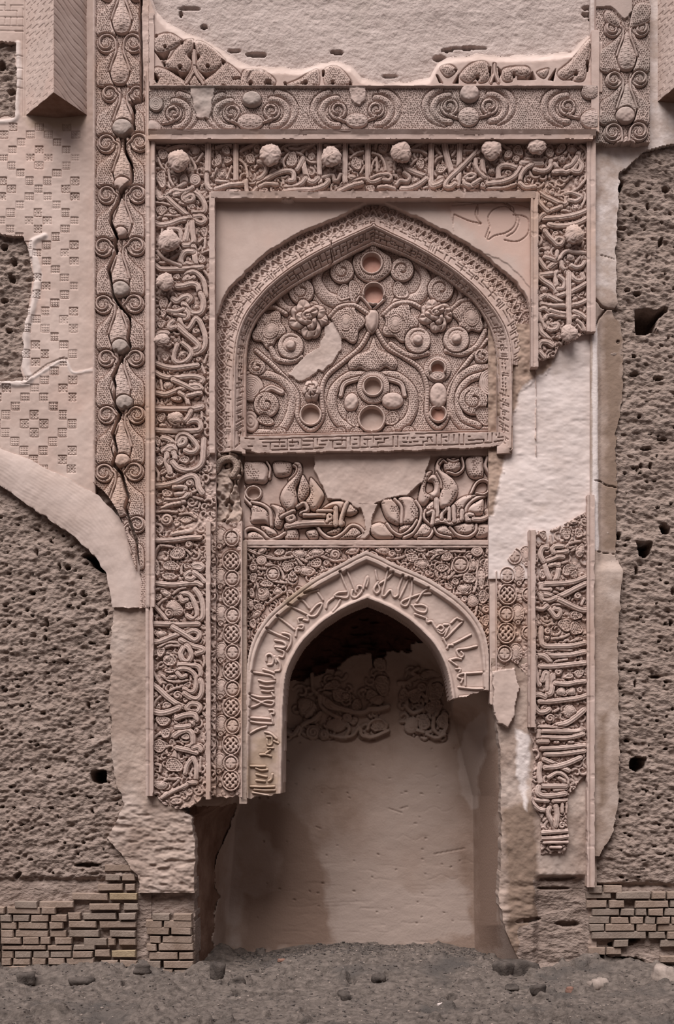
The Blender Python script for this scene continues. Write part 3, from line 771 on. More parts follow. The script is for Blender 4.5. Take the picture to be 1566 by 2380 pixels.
def gravel(name, n, material, label, rmin, rmax, back):
    rs = np.random.RandomState(n)
    ph = (1 + 5 ** 0.5) / 2
    ico = np.array([(-1, ph, 0), (1, ph, 0), (-1, -ph, 0), (1, -ph, 0), (0, -1, ph), (0, 1, ph), (0, -1, -ph), (0, 1, -ph), (ph, 0, -1), (ph, 0, 1), (-ph, 0, -1), (-ph, 0, 1)]) / 1.9
    fc = np.array([(0, 11, 5), (0, 5, 1), (0, 1, 7), (0, 7, 10), (0, 10, 11), (1, 5, 9), (5, 11, 4), (11, 10, 2), (10, 7, 6), (7, 1, 8), (3, 9, 4), (3, 4, 2), (3, 2, 6), (3, 6, 8), (3, 8, 9), (4, 9, 5), (2, 4, 11), (6, 2, 10), (8, 6, 7), (9, 8, 1)])
    X = rs.uniform(-2.9, 2.9, n); Y = rs.uniform(-2.4, 0.0, n)
    k = int(n * back); X[:k] = rs.uniform(-0.9, 1.35, k); Y[:k] = 0.95 - np.abs(rs.normal(0, 0.45, k))
    Z = ground_z(X[None], Y[None])[0]
    V = []; F = []
    for i in range(n):
        r = rs.uniform(rmin, rmax) * (0.5 + rs.rand())
        V.append(ico * r * rs.uniform(0.6, 1.25, (12, 3)) * np.array([1.2, 1, .75]) + np.array([X[i], Y[i], Z[i] + 0.2 * r])); F.append(fc + 12 * i)
    o = mesh_obj(name, np.concatenate(V), np.concatenate(F), material, None, False)
    return tag(o, label, 'gravel', kind='stuff')
gravel('dark_gravel', 4200, M_GRAVEL, 'fine dark gravel strewn over the earth heap and against the niche', 0.003, 0.010, 0.5)
gravel('pale_gravel', 900, M_STONE, 'fine pale chips strewn over the trampled earth', 0.003, 0.008, 0.25)
def stone(px, py, yfront, r, label, material=None, sq=(1, .8, .7), seed=0, name='stone', sink=0.4):
    """px,py = where its foot is seen, yfront = how far before the wall it lies"""
    rs = np.random.RandomState(seed)
    X = wx(AX) + (wx(px) - wx(AX)) * (D - yfront) / D
    z0 = float(ground_z(np.array([[X]]), np.array([[-yfront]]))[0, 0])
    nu, nv = 14, 9
    V = []; F = []
    ph = rs.rand(6) * 6
    for j in range(nv + 1):
        v = math.pi * j / nv
        for i in range(nu):
            u = 2 * math.pi * i / nu
            n = np.array([math.sin(v) * math.cos(u), math.sin(v) * math.sin(u), math.cos(v)])
            k = 1 + 0.16 * math.sin(3 * n[0] + ph[0]) + 0.14 * math.sin(4 * n[1] + ph[1]) + 0.12 * math.sin(5 * n[2] + ph[2]) + 0.10 * math.sin(9 * n[0] + 7 * n[1] + ph[3]) + 0.16 * rs.rand()
            p = np.sign(n) * np.abs(n) ** 0.7 * k * r * np.array(sq)
            V.append(p)
    for j in range(nv):
        for i in range(nu):
            F.append((j * nu + i, (j + 1) * nu + i, (j + 1) * nu + (i + 1) % nu, j * nu + (i + 1) % nu))
    o = mesh_obj(name, V, F, material or M_STONE, loc=(X, -yfront, z0 + r * sq[2] * (1 - sink)))
    o.rotation_euler = (0, 0, rs.rand() * 3)
    return tag(o, label, 'stone', 'loose stones before the wall')
# ================================================================ incised strapwork panel, far left
sp = Panel('strapwork_panel', -60, -60, 222, 1190, 1.6, 0.055, 0, M_PLAIN, 0.12)
sp.H += 0.006 * fbm(sp.X, sp.Y, 70, None, 3, 3) + 0.002 * fbm(sp.X, sp.Y, 12, None, 2, 5)
ys = [295.0]
while ys[-1] < 1120: ys.append(ys[-1] + 18.0 * (1 + 0.00024 * (ys[-1] - 350)))
def sqx(c, y): return 175.6 - 0.0116 * (y - 295) + (c - 8) * (20.8 + 0.0018 * (y - 295))
for r, yc in enumerate(ys):
    for c in range(-2, 9):
        xc = sqx(c, yc)
        dots = (c + r) % 8 == 4 or (c - r) % 8 == 4
        cr = False
        for (cc, rr) in ((4, 4), (0, 0)):
            dc = (c - cc + 4) % 8 - 4; dr = (r - rr + 4) % 8 - 4
            if abs(dc) + abs(dr) == 1: cr = True
        if not (dots or cr): continue
        if xc > 182 or yc > 1095: continue
        hw, hh = 9.8 + 0.0008 * (yc - 295), 8.6 + 0.0019 * (yc - 295)
        w = sp.win(xc - hw - 1, yc - hh - 1, xc + hw + 1, yc + hh + 1)
        if w is None: continue
        u = (sp.X[w] - xc) / hw; v = (sp.Y[w] - yc) / hh
        ins = (np.abs(u) <= 1) & (np.abs(v) <= 1)
        e = 1 - np.maximum(np.abs(u), np.abs(v))
        worn = 0.45 + 0.55 * vnoise(np.array([[xc]]), np.array([[yc]]), 40, None, 2)[0, 0]
        z = -0.010 * np.exp(-((e - 0.04) * hw / 0.9) ** 2)
        if dots:
            for a in (-.58, 0, .58):
                for b in (-.58, 0, .58):
                    z = z - 0.016 * np.exp(-(((u - a) * hw / 1.7) ** 2 + ((v - b) * hh / 1.5) ** 2))
        else:
            z = z - 0.011 * np.exp(-((u - v) * hw / 1.6) ** 2) * (np.abs(u) < .8) - 0.011 * np.exp(-((u + v) * hw / 1.6) ** 2) * (np.abs(u) < .8)
            for (a, b) in ((0, .6), (0, -.6), (.6, 0), (-.6, 0)):
                z = z - 0.014 * np.exp(-(((u - a) * hw / 1.8) ** 2 + ((v - b) * hh / 1.6) ** 2))
        H = sp.H[w]; H[ins] += 1.35 * worn * z[ins]; sp.H[w] = H
        L = sp.L[w]; L[ins] = sp.new('carved_square'); sp.L[w] = L
# meander lines at the very top left
for (x0, y0, x1, y1) in [(0, 12, 12, 12), (12, 6, 12, 25), (12, 25, 40, 25), (25, 25, 25, 12), (25, 12, 54, 12), (40, 25, 40, 40), (0, 40, 54, 40), (12, 40, 12, 55), (25, 40, 25, 58), (40, 40, 40, 58), (0, 60, 54, 60), (0, 72, 54, 72), (0, 25, 6, 25), (54, 20, 54, 270), (58, 0, 58, 270), (34, 72, 52, 72), (36, 130, 52, 130), (34, 160, 52, 160), (34, 185, 52, 185), (34, 205, 52, 205)]:
    sp.groove([(x0, y0), (x1, y1)], 1.8, 0.008)
# raised repair edges round the fallen patches
def ridge(p, pts, w, h):
    P = smooth(pts)
    d, _, _ = pdist(p.X, p.Y, P)
    p.stain('pale', w * 0.8 - d, 5)
    p.H += h * (1 - sstep(0, w, d + 3 * fbm(p.X, p.Y, 18, None, 2, 3)))
ridge(sp, [(42, 100), (44, 180), (40, 240), (36, 276), (0, 284)], 8, 0.010)
ridge(sp, [(104, 548), (74, 570), (88, 640), (80, 700), (62, 770), (60, 850), (66, 888), (0, 892)], 11, 0.016)
ridge(sp, [(60, 890), (110, 858), (150, 838), (170, 866), (215, 860)], 5, 0.006)
sp.groove([(62, 884), (80, 868), (110, 846), (150, 830)], 1.6, 0.012)
fall = np.minimum(noisy_in(sp.X, sp.Y, [(-80, 90), (36, 100), (40, 180), (34, 270), (-80, 280)], 6, 18, 1), 1e9)
fall2 = noisy_in(sp.X, sp.Y, [(-80, 535), (50, 548), (64, 575), (78, 640), (70, 700), (54, 770), (50, 850), (52, 885), (-80, 888)], 7, 18, 2)
lower = (sp.Y - np.interp(sp.X, [-60, 0, 40, 100, 170, 222], [1020, 1042, 1068, 1110, 1150, 1190])) + 5 * fbm(sp.X, sp.Y, 16, None, 2, 4)
sp.cutsd(np.minimum(np.minimum(-fall, -fall2), -lower))
sp.stain('brown', noisy_in(sp.X, sp.Y, [(60, 250), (205, 250), (200, 300), (130, 310), (70, 300)], 10, 30), 30)  # shade under the pier end put into the plaster colour
sp.build('plaster panel incised with stepped diamonds of small dotted squares', 'panel')

# ---------------------------------------------------------------- hanging corner piers with a dark underside
def face_patch(A, B, C, Dd, nu, nv, fn):
    """A top-left, B top-right, C bottom-right, Dd bottom-left; fn(u,v) -> outward displacement"""
    A, B, C, Dd = map(np.array, (A, B, C, Dd))
    u = np.linspace(0, 1, nu); v = np.linspace(0, 1, nv)
    U, Vv = np.meshgrid(u, v)
    P = ((A[None, None] * (1 - U[..., None]) + B * U[..., None]) * (1 - Vv[..., None]) + (Dd * (1 - U[..., None]) + C * U[..., None]) * Vv[..., None])
    nrm = np.cross(Dd - A, B - A); nrm = nrm / np.linalg.norm(nrm)
    P = P + nrm * fn(U, Vv)[..., None]
    n = np.arange(nu * nv).reshape(nv, nu)
    F = np.stack([n[:-1, :-1], n[1:, :-1], n[1:, 1:], n[:-1, 1:]], -1).reshape(-1, 4)
    return P.reshape(-1, 3), F
def hanging_pier(xl, xm, xr, yb, ym, label):
    e = bpy.data.objects.new('hanging_pier', None); COL.objects.link(e)
    o = np.array(P3(xm, yb, 0.06)); e.location = o
    tag(e, label, 'pier', 'angular piers ending above the panels')
    dF = 0.42
    bl, br = np.array(P3(xl, yb, 0.05)) - o, np.array(P3(xr, yb, 0.05)) - o
    bm = np.array(P3(xm, ym, dF)) - o
    bm[2] = bl[2]
    up = np.array([0, 0, 1.35])
    def left(U, V):
        h = 0.002 * fbm(U * 60, V * 340, 20, None, 2, 1)
        row = V * 34; k = np.floor(row) % 6
        h = h - 0.003 * (np.abs(np.mod(U * 6 + np.floor(row) * 0.5, 2) - 1) < 0.16) * (np.mod(row, 1) > .25)
        h = h - 0.004 * (np.mod(row, 1) < 0.16) * (np.mod(U * 3 + np.floor(row) * 0.37, 1) < 0.55)
        return h
    def right(U, V):
        return 0.003 * fbm(U * 70, V * 340, 24, None, 3, 2) - 0.0028 * (np.mod(V * 21 - U * 2.3 + 0.12 * np.sin(U * 9), 1) < 0.22) * (0.5 + vnoise(U * 70, V * 400, 9, None, 3))
    V, F = face_patch(bl + up, bm + up, bm, bl, 60, 340, left); mesh_obj('inscribed_face', V, F, M_PLAIN, e)
    V, F = face_patch(bm + up, br + up, br, bm, 60, 340, right); mesh_obj('ribbed_face', V, F, M_PLAIN, e)
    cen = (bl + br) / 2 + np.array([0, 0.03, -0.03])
    poly_obj('underside', [bl, bm, br, cen], [(0, 3, 1), (3, 2, 1)], M_CORE_SHADE, e)  # dark core material puts the underside's shade into its colour
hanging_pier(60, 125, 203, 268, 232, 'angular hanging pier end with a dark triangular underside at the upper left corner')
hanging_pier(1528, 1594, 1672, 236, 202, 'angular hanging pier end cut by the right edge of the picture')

# ================================================================ left scroll border with its long crack
CRACK = [(327, -20), (327, 7), (325, 33), (327, 100), (329, 199), (327, 230), (305, 238), (312, 256), (309, 282), (312, 299), (300, 311), (289, 319), (290, 349), (304, 375), (306, 398), (307, 422), (280, 447), (277, 465), (259, 498), (257, 518), (271, 545), (266, 565), (270, 583), (252, 626), (256, 646), (262, 686), (282, 713), (300, 733), (302, 759), (297, 786), (302, 806), (282, 832), (262, 875), (267, 895), (266, 942), (279, 958), (262, 1008), (271, 1048), (262, 1078), (281, 1098), (297, 1154), (291, 1181), (302, 1217), (316, 1258), (320, 1306), (322, 1357), (320, 1408)]
LV = [(247, 99, 309, 98, 23), (254, 216, 319, 216, 19), (246, 332, 324, 329, 22), (247, 451, 319, 450, 21), (239, 573, 316, 571, 22), (239, 706, 312, 704, 22), (246, 831, 315, 831, 20), (247, 963, 317, 963, 21), (241, 1098, 312, 1095, 22), (243, 1222, 318, 1218, 20)]
def coil(p, cx, cy, r, m, a0, tail, w=5.2, h=0.006, turns=1.0, prof='round'):
    """a rolled volute: punched cushion, a spiral rib, and the rib's tail running on"""
    p.ell(cx, cy, r, r, 0, -0.004, 'D', 'volute', md=0.026, cell=4.5)
    n = 22
    ow_ = p.owner; p.owner = p.last
    pts = []
    for i in range(n + 1):
        t = i / n
        a = a0 - m * 2 * math.pi * turns * (1 - t)
        rr = (r - 2.2) * (0.34 + 0.66 * t ** 0.7)
        pts.append((cx + rr * math.cos(a), cy + rr * math.sin(a)))
    p.stroke(pts + tail, w, h, 'scroll_rib', prof, 1.6, 0.012, taper=w); p.owner = ow_
def scroll_module(p, xl, yl, xr, yr, r, ynext, cap, xa, xb, body=True):
    """volutes at (xl,yl),(xr,yr), leaves and vase hanging down to ynext"""
    h = ynext - yl; cx = (xl + xr) / 2
    f = h / 120.0
    def q(pts, m): return [(cx + m * a, yl + b * f) for a, b in pts]
    for m, side in ((-1, xa), (1, xb)):
        ex = abs(side - cx) - 4
        p.poly(q([(9, -14), (6, 6), (12, 30), (20, 52), (24, 70), (20, 86), (15, 98), (24, 104), (ex - 2, 100), (ex, 70), (ex - 4, 50), (ex * 0.62, 36), (18, 16), (20, -4)], m), 0.0, 'honey', 'scroll_leaf', dome=0.006)
    if body:
        p.poly([(cx - 4, yl + 12 * f), (cx + 4, yl + 12 * f), (cx + 10, yl + 34 * f), (cx + 20, yl + 58 * f), (cx + 22, yl + 74 * f), (cx + 12, yl + 96 * f), (cx - 12, yl + 96 * f), (cx - 22, yl + 74 * f), (cx - 20, yl + 58 * f), (cx - 10, yl + 34 * f)], 0.002, 'fret', 'vase', dome=0.022, r=20, md=0.03)
    coil(p, xl, yl, r, 1, -0.2, q([(9, 4), (9, 22), (17, 44), (24, 66)], -1))
    coil(p, xr, yr, r, -1, math.pi + 0.2, q([(9, 4), (9, 22), (17, 44), (24, 66)], 1))
    if cap:
        p.ell(cap[0], cap[1], cap[2], cap[2] * 0.85, 0, 0.016, 'B', 'button', m=cap[3] if len(cap) > 3 else None, md=0.03)
sb = Panel('scroll_border', 216, -60, 346, 1415, 1.3, 0.115, -0.028, M_STUCCO, 0.12)
sb.H += -0.012 * pits(sb.X, sb.Y, 4.9, 0)
caps = {1: (284, 297, 23, M_GREYCAP), 2: (284, 428, 19), 3: (281, 540, 14), 4: (280, 672, 21, M_GREYCAP), 5: (279, 805, 19, M_GREYCAP), 6: (289, 935, 20, M_GREYCAP), 7: (284, 1070, 18)}
scroll_module(sb, 250, -22, 315, -22, 22, 99, None, 220, 338)
for i in range(len(LV) - 1):
    v = LV[i]
    scroll_module(sb, *v[:2], *v[2:4], v[4], LV[i + 1][1], caps.get(i), 220, 338)
scroll_module(sb, 243, 1222, 318, 1218, 20, 1340, None, 220, 338)
w = sb.X > 337
sb.H[w] = 0.012; sb.L[w] = 0
w = (np.abs(sb.X - 341.5) < 1.2); sb.H[w] = 0.0
w = sb.X < 220.5; sb.H[w] = 0.006; sb.L[w] = 0
sb.erode(0.003)
# fallen strip right of the crack at the top
fp = noisy_in(sb.X, sb.Y, [(318, -60), (346, -60), (346, 70), (342, 150), (331, 220), (329, 110), (327, 40)], 3, 14, 2) > 0
sb.H[fp] = 0.0 + 0.006 * fbm(sb.X, sb.Y, 14)[fp]; sb.L[fp] = 0
sb.groove(CRACK, 6.6, 0.22, sm=False)
keep = (-sb.Y + np.interp(sb.X, [216, 250, 270, 290, 300, 318, 322, 346], [1120, 1150, 1180, 1230, 1280, 1330, 1410, 1415]) + 4 * fbm(sb.X, sb.Y, 14))
sb.cutsd(keep * 0.6)
sb.build('vertical stucco border of paired volutes and vases, split by a long black crack', 'border')

# ================================================================ curved trowelled repair at lower left and the scraped jamb below it
rp = Panel('plaster_repair', -60, 1000, 330, 1425, 2.0, 0.075, 0, M_REPAIR, 0.12)
cl = smooth([(-80, 1040), (0, 1072), (80, 1118), (160, 1170), (225, 1226), (268, 1290), (290, 1350), (296, 1440)])
d, arc, side = pdist(rp.X, rp.Y, cl)
wdt = np.interp(rp.Y, [1000, 1070, 1150, 1230, 1300, 1420], [18, 36, 54, 56, 42, 33]) + 5 * fbm(rp.X, rp.Y, 20, None, 3, 2)
rp.H += 0.02 * (1 - (d / wdt) ** 2) + 0.0007 * np.sin(d * 0.8 + 9 * fbm(rp.X, rp.Y, 90, None, 3)) * vnoise(rp.X, rp.Y, 40, None, 2) + 0.004 * fbm(rp.X, rp.Y, 30, None, 3, 1) - 0.01
rp.cutsd(np.minimum(wdt - d, 1412 + 3 * fbm(rp.X, rp.Y, 12) - rp.Y)); rp.cut(~((rp.X > 300) & (rp.Y < 1260)))
rp.build('broad curved band of pale trowelled repair plaster sweeping down to the left jamb', 'plaster repair')

jl = Panel('jamb_plaster', 235, 1395, 470, 2075, 2.0, 0.045, 0, M_JAMB, 0.2)
jl.H += 0.016 * fbm(jl.X, jl.Y, 60, 90, 4, 1) + 0.005 * fbm(jl.X, jl.Y, 11, 8, 3, 2)
jl.H += 0.012 * fbm(jl.X, jl.Y, 14, 7, 3, 6) * sstep(1850, 1900, jl.Y)
jl.H -= 0.012 * sstep(0.62, 0.8, vnoise(jl.X + 8 * fbm(jl.X, jl.Y, 30), jl.Y, 23, 9, 5)) * sstep(1820, 1900, jl.Y)
lft = np.interp(jl.Y, [1395, 1500, 1650, 1800, 1870, 1950, 2040, 2075], [268, 258, 255, 268, 285, 250, 322, 326]) + 9 * fbm(jl.X, jl.Y, 26, None, 3, 3)
rgt = np.interp(jl.Y, [1395, 1840, 1880, 1900, 1960, 2075], [356, 356, 420, 446, 452, 452]) + 5 * fbm(jl.X, jl.Y, 16, None, 3, 4)
rgt = np.where(jl.Y < 1850, 360, rgt)
jl.cutsd(np.minimum(jl.X - lft, rgt - jl.X))
jl.build('scraped pale plaster on the left jamb above the brick stub', 'plaster')
# ================================================================ the great inscription band
def bar(name, x0, y0, x1, y1, d, label, prof=None, amp=1.5, skirt=0.16, m=None, keep=None, cat='moulding', dents=0.004):
    p = Panel(name, min(x0, x1), min(y0, y1), max(x0, x1), max(y0, y1), 1.6, d, 0, m or M_STUCCO, skirt)
    horiz = (x1 - x0) > (y1 - y0)
    t = (p.Y - y0) / (y1 - y0) if horiz else (p.X - x0) / (x1 - x0)
    s_ = p.X if horiz else p.Y
    if prof is not None: p.H += prof(t)
    p.H += 0.003 * fbm(p.X, p.Y, 30, None, 3, 2) - dents * sstep(0.72, 0.85, vnoise(p.X, p.Y, 15, None, 4))
    if amp:
        e = amp * fbm(s_, s_ * 0 + 3.0, 22, None, 3, 3)
        thick = (y1 - y0) if horiz else (x1 - x0)
        p.cutsd(np.minimum(t * thick - np.maximum(0.0, e - 0.2), (1 - t) * thick - np.maximum(0.0, -e - 0.2)))
    if keep is not None: p.cut(keep(p.X, p.Y))
    return p.build(label, cat)

BG = -0.053
bt = Panel('inscription_band', 352, 314, 1378, 452, 1.4, 0.10, BG, M_STUCCO, 0.1)
bt.tendrils()
bt.block(350, 310, 6.023, """
L15 800,150 800,340 795,520 ; L12 780,570 785,700 830,770 905,765 ; L13 1190,145 1190,400 1190,660 ; L9 915,655 1060,670 1180,700
L11 910,765 1080,715 1200,700 1290,690 1330,650 ; L10 1330,660 1345,800 1400,840 1480,760 1566,680 ; L10 85,800 95,900 170,890 300,790 390,740 470,690 ; L11 330,780 440,800 540,770 580,740
D 170,290,80 ; D 140,610,80,130 ; F 620,215,75 ; D 1050,220,65 ; D 1070,360,60 ; D 920,380,75,95,40 ; S 1490,195,50 ; D 1400,345,70,85 ; E 460,640,60,85 ; E 620,640,80,85 ; F 1150,790,130,45
V 80,180 230,195 400,160 560,150 ; V 210,225 330,175 480,155 ; V 860,190 1000,160 1130,155 ; V 1250,240 1350,175 1500,130 ; V 1240,350 1320,430 1350,560 1350,640 ; V 250,500 262,620 330,740
V 725,270 645,385 ; V 1130,450 1060,620 ; V 100,330 130,420 200,520 ; V 560,330 620,440 620,490 ; V 860,590 920,480 ; O 1000,560,60 ; B 390,385,27
""", False)
bt.block(600, 310, 6.023, """
L12 860,110 855,400 865,680 ; L13 1220,110 1215,400 1215,640 1260,690 1330,660 1340,610 1290,600 ; L14 1530,110 1535,640 ; L13 620,340 650,500 700,640 770,670 830,620 ; L12 620,350 560,470 545,490
L12 0,690 120,620 280,540 420,510 490,540 490,640 440,650 ; L12 380,740 480,745 600,690 660,620 ; L12 360,800 560,780 760,770 900,730 980,660 960,620 ; L9 910,600 1040,570 1060,640 1110,640 1150,560
L10 1100,770 1250,720 1400,640 1500,620 ; L11 1130,800 1300,720 1450,680 ; L11 0,380 90,420 110,500 60,580 0,620 ; L10 20,730 120,690 260,700
D 470,370,85,110,30 ; D 745,315,60 ; D 1370,400,85,100,-20 ; D 60,790,70,50 ; E 210,530,60,50
V 310,200 430,140 600,125 740,130 ; V 600,250 700,160 850,105 ; V 370,200 450,260 ; V 380,470 350,380 430,270 560,260 650,320 720,380 800,390 ; V 1290,150 1400,120 1480,100 ; V 1280,200 1360,280
V 1290,330 1380,260 1470,240 ; V 430,190 560,200 700,150 ; V 1430,540 1490,440 ; V 930,150 1040,170 1150,150 ; B 170,300,27 ; B 1020,330,25
""", False)
bt.block(850, 310, 6.023, """
L13 35,110 30,400 40,620 120,660 240,600 300,560 ; L9 80,610 180,570 300,560 350,590 340,640 250,640 ; L14 920,80 915,400 915,690 980,710 1080,660 ; L15 1100,90 1130,280 1190,480 1230,620 1220,710 1150,730
L13 1320,90 1310,400 1300,600 1290,700 ; L11 1566,230 1440,360 1300,500 1170,620 1110,720 1180,740 1250,690 ; L13 560,480 700,540 840,590 ; L12 850,620 740,700 620,750 500,760 ; L10 540,540 610,600 580,660 480,650 430,710
L12 1380,640 1400,700 1480,710 1566,680 ; L9 1390,600 1460,560 1530,570 1500,620 1420,630 ; L10 180,740 300,730 400,760
D 240,180,75,85 ; D 765,410,70 ; D 1050,480,85,75 ; D 1460,175,65,40 ; D 75,760,65 ; O 700,640,60 ; O 480,500,40 ; E 1050,620,60,50
V 420,110 560,85 720,90 ; V 620,210 740,140 860,90 ; V 640,220 760,225 850,270 ; V 90,260 200,300 260,400 280,500 ; V 70,520 100,400 150,320 ; V 150,330 160,520 ; V 130,200 150,130 200,90 ; V 630,430 700,360 800,350
V 980,200 1050,280 ; V 960,400 1000,340 1070,310 ; V 1140,80 1250,110 ; V 1390,110 1500,80 ; V 1210,300 1260,230 ; V 1400,400 1430,470 ; V 1480,320 1450,440 ; V 1340,230 1500,230 ; B 495,265,26
""", False)
bt.block(1100, 310, 5.593, """
L12 120,350 140,500 180,610 270,600 330,580 ; L12 330,560 330,440 420,400 540,430 580,470 480,560 330,580 ; L10 0,640 100,580 170,560 ; L12 190,640 380,620 520,560 600,470 640,390 ; L13 630,370 760,380 890,380
L11 610,640 620,540 680,450 760,400 ; L11 610,640 680,690 800,680 ; L12 800,460 900,480 970,460 1010,400 1010,350 ; L11 1060,390 1090,440 1060,490 ; L12 1050,490 1160,480 1220,490 1300,420 1340,330
L13 1370,250 1360,330 1410,400 1380,480 1300,470 1330,400 ; L11 1340,300 1280,390 1200,430 ; L10 30,330 40,430 80,500 150,560
D 450,265,60 ; D 580,200,75,80 ; D 565,315,50 ; D 1000,245,65 ; D 1140,190,55,90,50 ; F 1290,195,75,50 ; O 1160,320,50 ; O 250,470,50 ; S 130,660,40 ; D 470,75,50
V 0,130 150,80 350,60 ; V 60,250 150,150 280,80 ; V 350,90 430,170 480,200 ; V 590,55 700,100 ; V 920,70 1080,50 1250,50 ; V 1250,50 1230,200 1130,290 1000,330 ; V 1290,70 1390,100 ; V 700,320 900,330
V 1400,140 1470,220 1490,400 1470,560 1380,680 1290,740 ; V 200,700 400,690 560,640 ; B 235,215,25 ; B 825,160,23
""", True)
bt.erode(0.003)
bt.groove([(494, 310), (497, 330), (497, 420), (494, 440)], 1.6, 0.03)
bt.build('top band of interlaced Arabic script over pierced scrolls, studded with flower bosses', 'inscription band')

bl = Panel('inscription_band', 346, 444, 500, 1905, 1.4, 0.10, BG, M_STUCCO, 0.16)
bl.tendrils()
bl.block(340, 430, 9.153, """
L13 250,160 260,250 330,260 480,170 600,110 740,110 ; L12 600,190 760,160 850,130 ; L13 860,330 780,260 860,170 1000,140 1130,220 1230,380 1240,530 1130,580 1000,560 ; L11 830,260 950,200 1000,250 960,320 860,330
L12 430,240 600,400 800,570 1000,710 1150,790 1240,740 1180,650 1000,660 ; L14 180,790 300,830 500,800 720,720 920,690 ; L12 470,930 600,920 700,950 740,1100 790,1230 870,1180 860,1100
L14 920,780 880,900 830,1150 ; L13 970,780 980,1000 1000,1180 930,1260 800,1270 ; L14 1000,1300 1020,1480 1050,1720 ; L13 990,1400 840,1400 750,1500 730,1640 800,1680 ; L12 850,1650 950,1680
L13 190,1690 300,1770 500,1780 750,1770 1050,1750 1180,1730 ; L12 800,1990 850,1880 980,1830 1100,1880 1200,2000 1240,2150 1260,2350 ; L12 880,1940 820,1990 900,2010 1000,1950
L14 650,2140 800,2120 960,2080 1080,2120 1120,2250 ; L9 230,1400 350,1530 520,1620 720,1700
D 300,520,120,130 ; D 570,560,100,50,10 ; D 940,460,95,80 ; D 1220,960,95,110 ; D 1180,1570,95,100 ; D 650,1930,75,75 ; S 220,1530,80 ; E 390,710,70,45
V 170,350 330,360 520,410 ; V 200,720 330,640 540,620 720,640 ; V 470,490 620,460 ; V 1230,270 1350,220 1450,150 ; V 470,1580 620,1480 830,1350 ; V 500,210 720,330 ; V 700,360 860,390 ; V 1120,1190 1220,1090
V 1140,1500 1200,1420 1330,1370 ; V 420,1600 350,1640 250,1620 ; V 1180,1750 1280,1880 1360,2000 ; V 330,900 320,1010 ; V 1250,1100 1230,1330 ; B 480,1190,27 ; B 400,2060,22
""", False)
bl.block(340, 680, 9.153, """
L14 560,120 640,170 760,90 880,60 930,120 860,200 ; L14 1150,20 1210,160 1200,330 1130,420 1000,430 900,380 850,300 780,230 ; L13 750,540 860,520 880,450 810,350
L13 700,560 750,690 870,760 950,680 1040,540 1130,600 1210,780 1250,950 1240,1120 1170,1220 1000,1290 ; L14 650,690 800,830 980,980 1100,1100 1080,1180 980,1210 ; L12 560,600 490,660 500,740 600,720
L12 210,900 300,840 450,850 ; L12 770,1060 900,1170 950,1290 850,1430 700,1490 580,1420 590,1270 650,1100 ; L13 200,1490 400,1560 600,1590 850,1560 1080,1530
L13 200,1690 350,1770 560,1800 800,1780 1000,1770 1150,1800 1200,1850 1130,1920 950,1900 ; L13 210,2120 400,2150 600,2080 830,2000 ; L12 560,1850 760,1930 900,2000 1050,2060 1170,2030 1080,1960 930,1970
L10 470,390 620,440 800,480 ; L10 450,370 650,380 780,330 ; L11 700,2120 830,2210 880,2350 ; L11 880,2180 1050,2140 1150,2130
D 350,230,110,150 ; D 350,420,60,120 ; D 300,650,95,105 ; D 620,290,100,60 ; D 650,1010,95,70 ; D 400,1350,90,95 ; F 450,1960,120,90 ; D 650,2250,130,60 ; O 750,1290,80 ; S 1050,800,80 ; S 1110,1410,60 ; O 1050,290,70 ; S 1260,540,60
V 440,330 520,180 540,20 ; V 200,800 330,770 480,770 ; V 560,1060 620,1090 ; V 500,1660 640,1610 ; V 300,1830 330,2060 ; V 1280,1320 1230,1480 ; V 1180,1560 1240,1700 ; B 330,1000,20,14
""", False)
bl.block(340, 930, 9.153, """
L14 190,160 400,170 700,170 1000,170 1180,130 ; L13 190,620 400,640 700,640 1000,640 1130,610 1150,520 1100,430 980,420 870,460 ; L12 940,230 880,340 810,430
L12 640,900 680,760 800,720 920,770 1020,880 1080,990 1030,1080 920,1100 820,1060 ; L11 700,880 750,800 830,830 800,920 700,950 ; L13 340,790 460,820 540,880 470,940 ; L13 370,1050 470,980 580,990 590,1080 450,1080 350,1070
L14 430,1150 420,1300 480,1450 500,1530 ; L13 580,1120 600,1230 500,1300 ; L14 560,1320 660,1430 850,1490 1040,1450 1170,1330 1200,1150 1220,830 ; L14 190,1810 400,1790 650,1720 850,1620 1000,1600 1080,1700 1110,1850 1180,1960
L10 570,1850 700,1830 830,1850 800,1950 ; L11 620,1990 800,1980 920,2000 ; L11 420,2110 600,2120 780,2080 880,2000 ; L10 400,2200 600,2180 800,2150 ; L9 330,2290 500,2220 700,2180
D 300,370,100,110 ; D 240,860,70,130 ; S 215,1040,60 ; D 270,1290,90,130 ; D 500,1600,130,70 ; S 920,1750,90 ; D 440,1980,130,90 ; O 880,980,70 ; D 820,1260,110,90 ; S 250,2150,70 ; E 340,520,80,40
V 300,700 420,740 640,770 ; V 980,760 1110,700 ; V 190,1440 250,1560 240,1700 ; V 330,1560 420,1500 ; V 340,1640 360,1720 ; V 960,1960 1080,1900 ; V 1170,250 1180,400 ; V 350,2050 380,2200 ; V 1000,2050 1180,2100 ; B 620,370,20,14
""", False)
